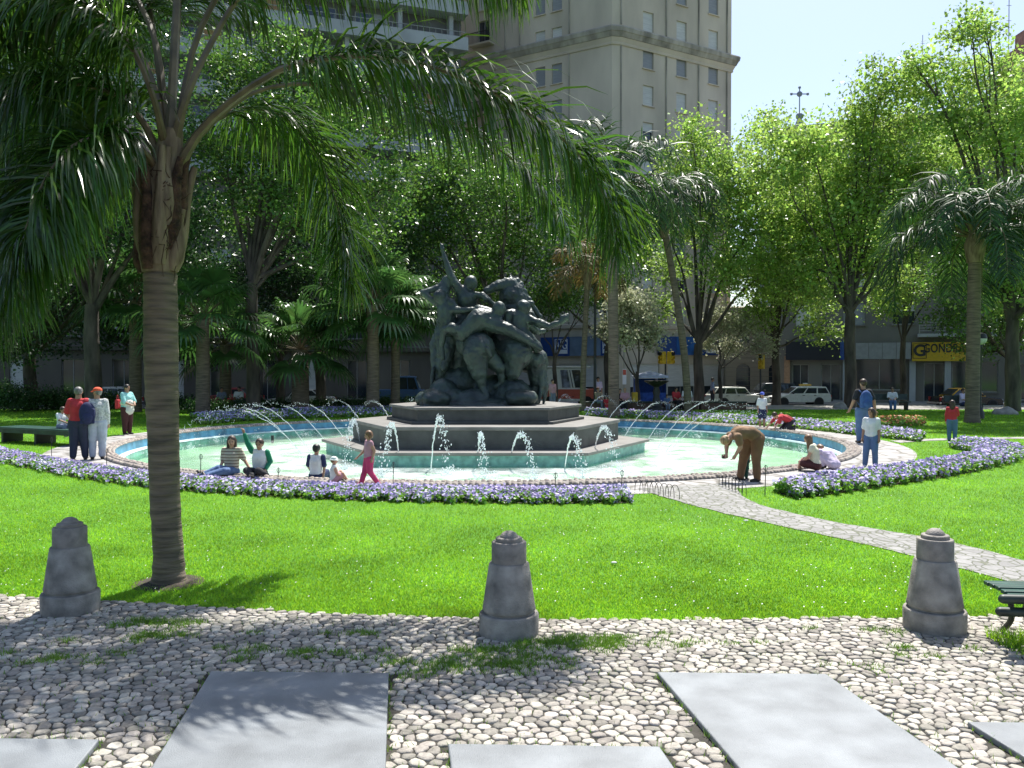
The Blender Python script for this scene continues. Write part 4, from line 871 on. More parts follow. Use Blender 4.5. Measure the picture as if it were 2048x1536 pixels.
# leafy green planting left behind the pool
g = thing('shrub', 'long low leafy hedge behind the left flower bed speckled with white', 'shrub', (*GP(480, 828), 0), 0)
LL = []
for k in range(26):
    p = G(375+k*20, 829-k*.55); LL.append(((p.x-g.location.x, p.y+.9-g.location.y, .28), (.5, .5, .32)))
leaf_cloud(LL, 90, .10, M_leaf['shrub'], g, 'foliage', 9)
mb = MB(); [mb.tube([(c[0][0], c[0][1], -.02), c[0]], [.015, .006], 4) for c in LL]; mb.build('stem', M_bark, g)

# ------------------------------------------------------------------ buildings
M_glass = mat('window_glass', (0.03, 0.04, 0.05), 0.08, var=0.1, scale=2, spec=0.8)
M_frame = mat('window_frame_paint', (0.35, 0.35, 0.33), 0.6)
M_blind = mat('roller_blind', (0.60, 0.60, 0.57), 0.7, var=0.08, scale=1.0, stretch=(1, 1, 12))
M_blind2 = mat('roller_blind_grey', (0.30, 0.31, 0.33), 0.7, var=0.08, scale=1.0, stretch=(1, 1, 12))
def facade(root, O, U, Wd, Hh, wins, m, name='wall', depth=0.22, blind=None, rg=None, thick=0.5, door=(), windows=True):
    """wall from local origin O along unit U (xy), outward normal = U rotated -90deg. wins: (x, z, w, h, kind)"""
    O = Vector(O); U = Vector((U[0], U[1], 0)).normalized(); Nn = Vector((U.y, -U.x, 0)); Z = Vector((0, 0, 1))
    xs = sorted({0, Wd}|{round(a, 4) for q in wins for a in (q[0], q[0]+q[2])}); zs = sorted({0, Hh}|{round(a, 4) for q in wins for a in (q[1], q[1]+q[3])})
    xs = [x for x in xs if 0 <= x <= Wd]; zs = [z for z in zs if 0 <= z <= Hh]
    mb = MB(); pt = lambda x, z, d=0: O+U*x+Z*z-Nn*d
    for i in range(len(xs)-1):
        for j in range(len(zs)-1):
            cx, cz = (xs[i]+xs[i+1])/2, (zs[j]+zs[j+1])/2
            if any(q[0] < cx < q[0]+q[2] and q[1] < cz < q[1]+q[3] for q in wins): continue
            mb.quad(pt(xs[i], zs[j]), pt(xs[i+1], zs[j]), pt(xs[i+1], zs[j+1]), pt(xs[i], zs[j+1]))
    for q in wins:
        x, z, w_, h_ = q[:4]
        for a, b in (((x, z), (x+w_, z)), ((x+w_, z), (x+w_, z+h_)), ((x+w_, z+h_), (x, z+h_)), ((x, z+h_), (x, z))):
            mb.quad(pt(*a), pt(*b), pt(*b, depth+.05), pt(*a, depth+.05))
    wall = mb.build(name, m, root)
    if not windows: return wall
    ang = math.atan2(U.y, U.x)
    for q in wins:
        x, z, w_, h_ = q[:4]; kd = q[4] if len(q) > 4 else 'blind'
        c = pt(x+w_/2, z+h_/2, depth); f = MB(); t_ = .06
        for (ox, oz, sx, sz) in ((0, h_/2-t_/2, w_, t_), (0, -h_/2+t_/2, w_, t_), (-w_/2+t_/2, 0, t_, h_-2*t_), (w_/2-t_/2, 0, t_, h_-2*t_), (0, 0, t_*.8, h_-2*t_)):
            f.box(c+U*ox+Z*oz, (sx, .08, sz), ang)
        fo = f.build('window', M_frame, root)
        g_ = MB(); g_.box(c-Nn*.03, (w_-.02, .02, h_-.02), ang); g_.build('pane', M_glass, fo)
        if kd != 'glass':
            fr = 1.0 if kd in ('blind', 'grey') else (.45 if kd == 'half' else .7)
            b_ = MB(); hb = (h_-.02)*fr; b_.box(c+Nn*.055+Z*(h_/2-hb/2), (w_-.03, .03, hb), ang); b_.build('blind', M_blind2 if kd == 'grey' else M_blind, fo)
        if kd != 'shop':
            s_ = MB(); s_.box(pt(x+w_/2, z-.05, -.06), (w_+.2, .16, .09), ang); s_.build('sill', m, fo)
    return wall
def moulding(root, path, prof, m, name='cornice', closed=False):
    """sweep a (out,z) profile along xy path (outward = right side)"""
    n = len(path); mb = MB(); P2 = [Vector(p) for p in path]; vs = []
    for i in range(n):
        d1 = (P2[i]-P2[i-1]).normalized() if i > 0 else (P2[1]-P2[0]).normalized(); d2 = (P2[i+1]-P2[i]).normalized() if i < n-1 else d1
        n1 = Vector((d1.y, -d1.x)); n2 = Vector((d2.y, -d2.x)); nn = (n1+n2).normalized(); k = 1/max(.3, nn.dot(n1))
        for o, z in prof: q = P2[i]+nn*o*k; vs.append((q.x, q.y, z))
    K = len(prof); fs = [(i*K+j, (i+1)*K+j, (i+1)*K+j+1, i*K+j+1) for i in range(n-1) for j in range(K-1)]
    mb.add(vs, fs); mb.f.append(tuple(range(K))); mb.mi.append(0); mb.f.append(tuple((n-1)*K+j for j in range(K-1, -1, -1))); mb.mi.append(0)
    return mb.build(name, m, root)
M_text_w = mat('sign_white_letters', (0.75, 0.78, 0.82), 0.6, var=0.03)
M_text_k = mat('sign_dark_letters', (0.03, 0.03, 0.035), 0.6, var=0.03)
def text(root, s, loc_, size, ang, m, name='lettering', ext=.015, bold=0.02, sx=1.0, sh=0):
    cu = bpy.data.curves.new('t', 'FONT'); cu.body = s; cu.size = size; cu.extrude = ext; cu.offset = bold*size; cu.align_x = 'CENTER'; cu.align_y = 'CENTER'; cu.space_character = 1.05
    o = bpy.data.objects.new('t', cu); C.objects.link(o); dg = bpy.context.evaluated_depsgraph_get(); me = bpy.data.meshes.new_from_object(o.evaluated_get(dg)); bpy.data.objects.remove(o)
    me.name = name; me.materials.clear(); me.materials.append(m); q = bpy.data.objects.new(name, me); C.objects.link(q); q.parent = root
    q.location = loc_; q.rotation_euler = (R(90), 0, ang); q.scale = (sx, 1, 1); return q
def stucco(name, col, **k): return mat(name, col, 0.9, var=k.get('var', 0.13), scale=k.get('scale', 0.35), bump=0.15, bscale=5, stretch=(1, 1, .35))

# --- beige tower with cornice, obtuse corner facing the square
M_tow = stucco('tower_render', (0.62, 0.545, 0.435), var=.12)
M_towc = mat('tower_cornice_stain', (0.40, 0.37, 0.31), 0.9, var=.25, scale=1.2, stretch=(1, 1, .3))
C0 = Vector((8.75, 74.9)); C1 = Vector((9.5, 75.05)); RE = C1+Vector((12.2, 7.4)).normalized()*13.5; LE = C0+Vector((-9.9, 6.1)).normalized()*17.0
tw = thing('apartment_tower', 'tall beige apartment tower with heavy cornice and shuttered windows', 'building', (C0.x, C0.y, STZ))
rel = lambda p: (p.x-C0.x, p.y-C0.y)
ZT = 52; rg_ = random.Random(5)
def zpix(y, d): return P(1024, y, d).z-STZ
UR = (RE-C1).normalized(); UL = (C0-LE).normalized()
wR = []; kinds = ['blind', 'grey', 'half', 'blind', 'blind', 'grey', 'blind']
pitch = 3.28; zc = zpix(46, 77)
colx = []
for px in (1295, 1361, 1424):
    u = (px-1024)/FPX; s_ = (C1.y*u-C1.x)/(UR.x-u*UR.y); colx.append(s_)
for ci, cx in enumerate(colx):
    for r_ in range(-3, 11):
        zz = zc-.05-pitch*r_*1.0
        if zz < 7: continue
        kd = {0: 'blind', 1: 'grey', 2: 'blind', 3: 'half'}.get(r_, kinds[(r_+ci*2) % 7])
        if r_ == -1: kd = 'grey'
        wR.append((cx-.62, zz-.9, 1.24, 1.8, kd))
wR += [(1.2, .2, 3.4, 3.0, 'shop'), (5.6, .2, 3.4, 3.0, 'shop'), (10.0, .2, 2.6, 3.0, 'shop')]
facade(tw, (*rel(C1), 0), UR, (RE-C1).length, ZT, wR, M_tow)
wL = []; LL_ = (C0-LE).length
for px in (1080, 1113):
    u = (px-1024)/FPX; s_ = (LE.y*u-LE.x)/(UL.x-u*UL.y)
    for r_ in range(-3, 10):
        zz = zpix(70, 77.5)-.1-pitch*r_
        if zz < 7: continue
        wL.append((s_-.52, zz-.9, 1.05, 1.8, 'grey' if r_ in (-1, 1, 2) else 'blind'))
for r_ in range(-3, 9):
    zz = zpix(40, 79)-pitch*r_
    if zz < 7: continue
    wL.append((2.9, zz-1.15, 1.3, 2.3, 'glass' if r_ % 2 == 0 else 'blind'))
wL += [(1.0, .2, 4.0, 3.0, 'shop'), (6.2, .2, 4.0, 3.0, 'shop'), (11.6, .2, 4.0, 3.0, 'shop')]
facade(tw, (*rel(LE), 0), UL, LL_, ZT, wL, M_tow)
mb = MB(); mb.quad((*rel(C0), 0), (*rel(C1), 0), (*rel(C1), ZT), (*rel(C0), ZT)); mb.build('corner_wall', M_tow, tw)
bk1 = RE+Vector((-7.4, 12.2)).normalized()*14; bk0 = LE+Vector((6.1, 9.9)).normalized()*14
mb = MB()
for a, b in ((RE, bk1), (bk1, bk0), (bk0, LE)): mb.quad((*rel(a), 0), (*rel(b), 0), (*rel(b), ZT), (*rel(a), ZT))
mb.add([(*rel(p), ZT) for p in (LE, C0, C1, RE, bk1, bk0)], [(0, 1, 2, 3, 4, 5)]); mb.build('rear_wall', M_tow, tw)
pth = [rel(p) for p in (bk0, LE, C0, C1, RE, bk1)]
z = zpix(55, 75)
moulding(tw, pth, [(0, z-1.5), (.10, z-1.5), (.14, z-1.35), (.12, z-1.3), (.25, z-1.0), (.3, z-.9)], M_tow, 'frieze')
moulding(tw, pth, [(0.0, z-.895), (.34, z-.88), (.50, z-.5), (.56, z-.45), (.62, z-.12), (.56, z), (0, z+.22)], M_towc)
z3 = ZT; moulding(tw, pth, [(0, z3-1), (.4, z3-.8), (.8, z3), (0, z3+.3)], M_towc)
z4 = zpix(660, 78); moulding(tw, pth, [(0, z4), (.25, z4+.1), (.3, z4+.4), (0, z4+.5)], M_tow, 'string_course')
# shallow pilaster strips and dark rain pipes
def along(A, U, s): q = A+U*s; return rel(q)
for (A, U, s, nrm) in [(C1, UR, 0.06, UR), (C1, UR, (colx[0]+colx[1])/2+.1, UR), (C1, UR, (colx[1]+colx[2])/2+.1, UR), (C1, UR, colx[2]+1.75, UR), (LE, UL, LL_-4.2, UL), (LE, UL, 6.0, UL), (LE, UL, 7.6, UL)]:
    q = along(A, U, s); n_ = Vector((U.y, -U.x))*.07; MB().tube([(q[0]+n_.x, q[1]+n_.y, 4), (q[0]+n_.x, q[1]+n_.y, z-1.55)], .07, 6).build('drain_pipe', M_towc, tw); MB().tube([(q[0]+n_.x, q[1]+n_.y, z+.3), (q[0]+n_.x, q[1]+n_.y, ZT-1.1)], .07, 6).build('drain_pipe', M_towc, tw)
# balcony with dark railing
M_iron = mat('black_iron', (0.03, 0.03, 0.032), 0.5)
for r_ in (0, 1, 2):
    zz = zpix(40, 79)-1.2-pitch*2*r_+.0; q = along(LE, UL, 3.55); nn = Vector((UL.y, -UL.x)); a = math.atan2(UL.y, UL.x); cc = Vector((q[0]+nn.x*.45, q[1]+nn.y*.45, zz-.1))
    bal = MB().box(cc, (2.4, .9, .16), a).build('balcony', M_tow, tw); mb = MB()
    for k in range(17):
        o_ = -1.15+2.3*k/16; p = cc+Vector((UL.x*o_+nn.x*.42, UL.y*o_+nn.y*.42, .6)); mb.box(p, (.03, .03, 1.0), a)
    mb.box(cc+Vector((nn.x*.42, nn.y*.42, 1.1)), (2.35, .06, .06), a); mb.build('railing', M_iron, bal)
# blue insurance signs round the ground floor
M_sblue = mat('sign_blue_panel', (0.02, 0.07, 0.26), 0.45, var=.1); M_sgrey = mat('sign_pale_blue_panel', (0.17, 0.24, 0.33), 0.5, var=.2, scale=.8)
M_sbright = mat('sign_bright_blue_panel', (0.03, 0.16, 0.50), 0.4, var=.35, scale=.7)
def sign_at(root_thing, px0, px1, A, U, z0, z1, m, name='panel', off=.30, parent=None):
    u0 = (px0-1024)/FPX; u1 = (px1-1024)/FPX; s0 = (A.y*u0-A.x)/(U.x-u0*U.y); s1 = (A.y*u1-A.x)/(U.x-u1*U.y); n_ = Vector((U.y, -U.x))
    c = A+U*((s0+s1)/2)+n_*off; a = math.atan2(U.y, U.x)
    return c, s1-s0, a
def sign(label, parts, A, U, y0, y1, dref, cat='sign', name='shop_sign', off=.30):
    z0, z1 = P(1024, y1, dref).z, P(1024, y0, dref).z; c0, _, a = sign_at(None, parts[0][0], parts[-1][1], A, U, z0, z1, None, off=off)
    t = thing(name, label, cat, (c0.x, c0.y, z0))
    for px0, px1, m, txt, tm, ts in parts:
        c, w_, a = sign_at(None, px0, px1, A, U, z0, z1, m, off=off); o = Vector((c.x-c0.x, c.y-c0.y, (z1-z0)/2))
        MB().box(o, (w_-.03, .2, z1-z0), a).build('panel', m, t); n_ = Vector((U.y, -U.x, 0))
        if txt:
            if txt.startswith('[]'):
                hh = (z1-z0)*.76; ww = hh*.95; f = MB(); fr = .05
                for ox, oz, sx, sz in ((0, hh/2, ww, fr), (0, -hh/2+.18, ww, .36), (-ww/2, 0, fr, hh), (ww/2, 0, fr, hh)): f.box(o+Vector((U.x, U.y, 0))*ox+Vector((0, 0, oz))+n_*.115, (sx, .03, sz), a)
                f.build('logo_frame', M_text_w if tm is None else tm, t); text(t, txt[2:], o+n_*.12+Vector((0, 0, .13)), ts, a, tm or M_text_w, 'lettering', sx=.62, bold=.0)
            else: text(t, txt, o+n_*.12, ts, a, tm, 'lettering')
    return t
sign('blue awning sign reading AIG left of the palm trunk', [(1085, 1110, M_sblue, None, None, 1), (1110, 1143, M_sblue, '[]AIG', None, 1.2), (1143, 1205, M_sgrey, None, None, 1), (1205, 1240, M_sblue, '[]AIG', None, 1.2)], LE, UL, 674, 712, 77)
sign('bright blue awning sign reading AIG right of the flowering tree', [(1312, 1347, M_sblue, None, None, 1), (1347, 1400, M_sbright, None, None, 1), (1400, 1432, M_sblue, '[]AIG', None, 1.2)], C1, UR, 674, 710, 79)

# --- grey modern block on the left with balcony bands
M_conc = mat('concrete_band', (0.40, 0.42, 0.43), 0.85, var=.1, scale=.6); M_dark = mat('dark_recess_wall', (0.15, 0.15, 0.155), 0.9, var=.2, scale=.5)
M_orng = mat('orange_curtain', (0.42, 0.25, 0.13), 0.8)
A0 = Vector((-43.0, 58.5)); U0 = Vector((9.5, 3.5)).normalized(); W0 = 41.5
gb = thing('apartment_block', 'long grey modern block with pale balcony bands seen above the palms', 'building', (A0.x, A0.y, STZ)); a0 = math.atan2(U0.y, U0.x); n0 = Vector((U0.y, -U0.x, 0)); U03 = Vector((U0.x, U0.y, 0))
MB().box(U03*W0/2-n0*7.0+Vector((0, 0, 22)), (W0, 12, 44), a0).build('wall', M_dark, gb)
zb = zpix(59, 68)
for k in range(-4, 9):
    z = zb-k*3.0
    if z < 4: continue
    bd = MB().box(U03*W0/2-n0*.25+Vector((0, 0, z+.55)), (W0+.4, 1.5, 1.1), a0).build('balcony_band', M_conc, gb)
    mb = MB(); mb.box(U03*W0/2+n0*.45+Vector((0, 0, z+1.5)), (W0, .05, .05), a0)
    for i in range(80): mb.box(U03*(W0*i/79)+n0*.45+Vector((0, 0, z+1.3)), (.03, .03, .4), a0)
    mb.build('railing', M_frame, bd)
rg_ = random.Random(9)
for k in range(-1, 7):
    z = zb-k*3.0
    for i in range(9):
        cx = 3+4.4*i
        if rg_.random() < .1: continue
        o = U03*cx-n0*.98+Vector((0, 0, z+1.75)); f = MB().box(o, (2.9, .12, 1.5), a0).build('window', M_frame, gb); MB().box(o+n0*.08-U03*.7, (1.3, .04, 1.35), a0).build('pane', M_glass, f); MB().box(o+n0*.08+U03*.7, (1.3, .04, 1.35), a0).build('curtain', M_orng if (i+k) % 5 == 0 else (M_blind2 if rg_.random() < .5 else M_glass), f)
for i in range(10): MB().box(U03*(.8+4.4*i)-n0*.6+Vector((0, 0, 20)), (.35, .9, 40), a0).build('column', M_conc, gb)
# ground floor of older dim facade, left
M_old = stucco('old_facade_render', (0.15, 0.135, 0.11), var=.2)
ob = thing('old_building', 'dim old masonry building with tall windows behind the left palms', 'building', (-46, 62.5, STZ))
wn = []
for i in range(13):
    for j, (z, h) in enumerate(((.4, 3.0), (5.0, 2.6), (9.2, 2.4), (13.2, 2.4))): wn.append((1.5+3.3*i, z, 1.5, h, 'glass' if (i+j) % 3 else 'blind'))
facade(ob, (0, -6.2, 0), (9.5, 2.4), 46.0, 17, wn, M_old)
ub = Vector((9.5, 2.4)).normalized()
moulding(ob, [(0, -6.2), tuple(Vector((0, -6.2))+ub*46)], [(0, 16.5), (.5, 16.6), (.6, 17.0), (0, 17.15)], M_old)
moulding(ob, [(0, -6.2), tuple(Vector((0, -6.2))+ub*46)], [(0, 4.0), (.3, 4.05), (.35, 4.35), (0, 4.45)], M_old, 'string_course')

# --- low beige building with arched windows between tower and right block
M_arch = stucco('arched_building_stone', (0.36, 0.31, 0.22), var=.12)
ab = thing('arcaded_building', 'beige rusticated building with arched doorways behind the taxis', 'building', (20.2, 80.5, STZ)); Ua = Vector((1, -.12)).normalized()
mb = MB(); Wa = 12.0; Ha = 8.5; arches = [(1.0, 1.0), (4.0, 1.0), (7.0, 1.0), (10.0, 1.0)]
wins_a = [(x, 0.0 if i % 2 == 0 else .9, 1.3, 2.6 if i % 2 == 0 else 1.7) for i, (x, _) in enumerate(arches)]
ua3 = Vector((Ua.x, Ua.y, 0)); na3 = Vector((Ua.y, -Ua.x, 0)); aa = math.atan2(Ua.y, Ua.x)
facade(ab, (0, 0, 0), Ua, Wa, Ha, [(x, z, w_, h_+.65) for x, z, w_, h_ in wins_a]+[(x+.1, 5.2, 1.1, 2.0) for x, _ in arches], M_arch, windows=False)
for x, z, w_, h_ in wins_a:
    pn = MB(); pn.box(ua3*(x+w_/2)+Vector((0, 0, z+h_/2+.3))-na3*.2, (w_, .05, h_+.65), aa); wo = pn.build('window', M_glass, ab)
    sp_ = MB(); K = 14; vs = []                           # spandrel that turns the opening into an arch
    for k in range(K+1):
        t = math.pi*k/K; q = ua3*(x+w_/2-math.cos(t)*w_/2)+Vector((0, 0, z+h_+math.sin(t)*.62))-na3*.02; q2 = ua3*(x+w_/2-math.cos(t)*w_/2)+Vector((0, 0, z+h_+.66))-na3*.02; vs += [q, q2]
    sp_.add(vs, [(2*k, 2*k+2, 2*k+3, 2*k+1) for k in range(K)]); sp_.build('arch_trim', M_arch, wo)
for x, _ in arches:
    f = MB().box(ua3*(x+.65)+Vector((0, 0, 6.2))-na3*.18, (1.1, .05, 2.0), aa).build('window', M_glass, ab)
mb = MB()
for k in range(11): mb.box(ua3*Wa/2+Vector((0, 0, .35+k*.42))+na3*.012, (Wa, .02, .03), aa)
mb.build('rustication', mat('joint_shadow_stone', (0.25, 0.22, 0.17), .9), ab)
mb = MB(); mb.box(ua3*Wa/2+Vector((0, 0, Ha/2))-na3*5.3, (Wa, 10, Ha-.1), aa); mb.build('rear_wall', M_arch, ab)
moulding(ab, [(0, 0), tuple(Ua*Wa)], [(0, Ha-.5), (.3, Ha-.4), (.4, Ha), (0, Ha+.12)], M_arch)

# --- right block with shops
M_rb = stucco('right_block_render', (0.19, 0.18, 0.155), var=.15)
A2 = Vector((22.6, 72.2)); U2 = Vector((9.5, -4.0)).normalized(); W2 = 34.0; H2 = zpix(246, 70); a2 = math.atan2(U2.y, U2.x); n2 = Vector((U2.y, -U2.x, 0)); u2 = Vector((U2.x, U2.y, 0))
rbk = thing('corner_block', 'shaded grey apartment block with shops behind the right hand trees', 'building', (A2.x, A2.y, STZ))
def s_at(px, A, U): u = (px-1024)/FPX; return (A.y*u-A.x)/(U.x-u*U.y)
wn = []
for i in range(9):
    for j in range(5): wn.append((1.4+3.7*i, 6.3+3.15*j, 1.7, 1.9, ['blind', 'glass', 'half', 'grey'][(i*3+j) % 4]))
s1 = s_at(1572, A2, U2); s2 = s_at(1702, A2, U2); s3 = s_at(1822, A2, U2); s4 = s_at(1842, A2, U2); s5 = s_at(1960, A2, U2)
shops = [(s1+.5, .1, 1.3, 3.0, 'shop'), (s1+2.8, .1, 1.5, 3.0, 'shop'), (s2+.3, 1.0, s3-s2-.8, 2.6, 'glassbig'), (s4+.2, .1, 1.5, 3.1, 'glassbig'), (s4+2.2, .9, 3.2, 2.4, 'glassbig'), (s4+6.5, .3, 3.5, 2.8, 'glassbig'), (s4+11, .3, 3.5, 2.8, 'glassbig')]
shops = [(a, b, c, d, 'glass') for a, b, c, d, e in shops]
facade(rbk, (0, 0, 0), U2, W2, H2, wn+shops, M_rb)
mb = MB(); mb.box(u2*W2/2-n2*7.2+Vector((0, 0, H2/2)), (W2-.04, 13, H2-.05), a2); mb.build('rear_wall', M_rb, rbk)
moulding(rbk, [(0, 0), tuple(U2*W2)], [(0, H2-.9), (.2, H2-.8), (.5, H2-.3), (.8, H2-.25), (.85, H2), (0, H2+.15)], mat('right_cornice', (.24, .25, .21), .9))
for k, sx in ((0, s4-.3), (1, s4+8.5)):
    c = u2*(sx+3.2)+n2*.75+Vector((0, 0, 5.35)); bal = MB().box(c, (6.4, 1.4, .25), a2).build('balcony', M_conc, rbk); mb = MB()
    for q in range(5): mb.box(c+n2*.66+Vector((0, 0, .35+.22*q)), (6.3, .04, .05), a2)
    for q in range(4): mb.box(c+n2*.64+u2*(-3.1+6.2*q/3)+Vector((0, 0, .7)), (.05, .05, 1.1), a2)
    mb.build('railing', M_frame, bal)
for sx, m_ in ((s1+.1, 'shop_pier_orange'), (s2-.4, 'x'), (s3+.1, 'x'), (s4+1.9, 'x')):
    MB().box(u2*sx+n2*.12+Vector((0, 0, 1.9)), (.45, .24, 3.8), a2).build('pier', mat('shop_pier_orange', (.36, .22, .13), .8) if m_ != 'x' else M_conc, rbk)
M_navy = mat('sign_navy_panel', (0.008, 0.011, 0.028), 0.4, var=.1); M_awn = mat('white_awning', (0.30, 0.31, 0.31), 0.7, var=.08, scale=3); M_yel = mat('sign_yellow_panel', (0.62, 0.40, 0.02), 0.5, var=.08)
sign('dark navy shop sign left of the forked trunk', [(1572, 1680, M_navy, None, None, 1), (1680, 1697, M_sblue, None, None, 1)], A2, U2, 683, 720, 71, off=.45)
sign('pale panelled shop awning between the navy and yellow signs', [(1711, 1737, M_awn, None, None, 1), (1737, 1764, M_awn, None, None, 1), (1764, 1792, M_awn, None, None, 1), (1792, 1821, M_awn, None, None, 1)], A2, U2, 685, 718, 68, cat='awning', name='shop_awning', off=.5)
sg = sign('yellow shop sign reading G GONDRAND with dark letters', [(1823, 1952, M_yel, None, None, 1)], A2, U2, 684, 722, 66.5, off=.5)
def on_sign(px, y, off=.5):
    s_ = s_at(px, A2+Vector((n2.x, n2.y))*off, U2); q = A2+U2*s_+Vector((n2.x, n2.y))*(off+.12); return Vector((q.x, q.y, P(px, y, q.y).z))-sg.location
text(sg, 'G', on_sign(1839, 702), 1.25, a2, M_text_k, bold=.03)
text(sg, 'GONDRAND', on_sign(1902, 697), .95, a2, M_text_k, bold=.02, sx=.68)
f = MB(); cq = on_sign(1839, 702); hh = 1.15; ww = .95
for ox, oz, sx, sz in ((0, hh/2, ww, .04), (0, -hh/2, ww, .04), (-ww/2, 0, .04, hh), (ww/2, 0, .04, hh)): f.box(cq+u2*ox+Vector((0, 0, oz)), (sx, .03, sz), a2)
f.build('logo_frame', M_text_k, sg)
# far brick tower, antennas, church cross
M_brick = mat('far_brick', (0.30, 0.17, 0.13), 0.9, var=.2, scale=1.5)
bt = thing('brick_tower', 'distant stepped brick tower top at the right edge of the sky', 'building', ((2062-1024)/FPX*120, 120, STZ)); bz = P(2062, 60, 120).z-STZ
MB().box((0, 0, (bz-3)/2), (6.5, 6.5, bz-3)).build('wall', M_brick, bt); MB().box((.6, 0, bz-1.5), (4.2, 4.2, 3)).build('upper_stage', M_brick, bt); MB().box((1.2, 0, bz+.8), (2.2, 2.2, 1.6)).build('chimney', M_brick, bt)
for i, (px, yt, D, lb) in enumerate([(2011, -40, 125, 'taller thin lattice antenna mast by the brick tower'), (1840, 70, 150, 'faint thin antenna mast above the tall plane tree')]):
    zt = P(px, yt, D).z-STZ; t = thing('antenna_mast', lb, 'antenna', ((px-1024)/FPX*D, D, STZ)); MB().tube([(0, 0, 0), (0, 0, zt)], [.16, .06], 6).build('mast', mat('antenna_paint', (.5, .55, .6), .6), t); mb = MB()
    for k in range(8): mb.box((0, 0, zt-1.5-k*2.2), (.7, .06, .06))
    mb.build('rungs', mat('antenna_paint', (.5, .55, .6), .6), t)
D = 115; t = thing('church_spire', 'dark church roof spire topped by an ornate iron cross', 'church spire', ((1596-1024)/FPX*D, D, STZ)); M_cu = mat('spire_metal', (.16, .22, .27), .6)
zt = P(1596, 175, D).z-STZ; zb_ = P(1596, 228, D).z-STZ; za = P(1596, 188, D).z-STZ
MB().lathe([(5.5, 0), (5.5, zb_-16), (4.6, zb_-10), (2.2, zb_-5), (.6, zb_-1.5), (.35, zb_-.8)], n=20).build('spire', M_cu, t, smooth=True)
MB().ball((0, 0, zb_-.3), .5).build('orb', M_cu, t, smooth=True)
mb = MB(); mb.box((0, 0, (zt+zb_)/2), (.11, .11, zt-zb_)); mb.box((0, 0, za), (2.2, .11, .11)); mb.ball((0, 0, za), .38, 10, 8)
for x in (-1.1, 1.1): mb.ball((x, 0, za), .2, 8, 6)
mb.ball((0, 0, zt), .2, 8, 6); mb.build('cross', M_cu, t)

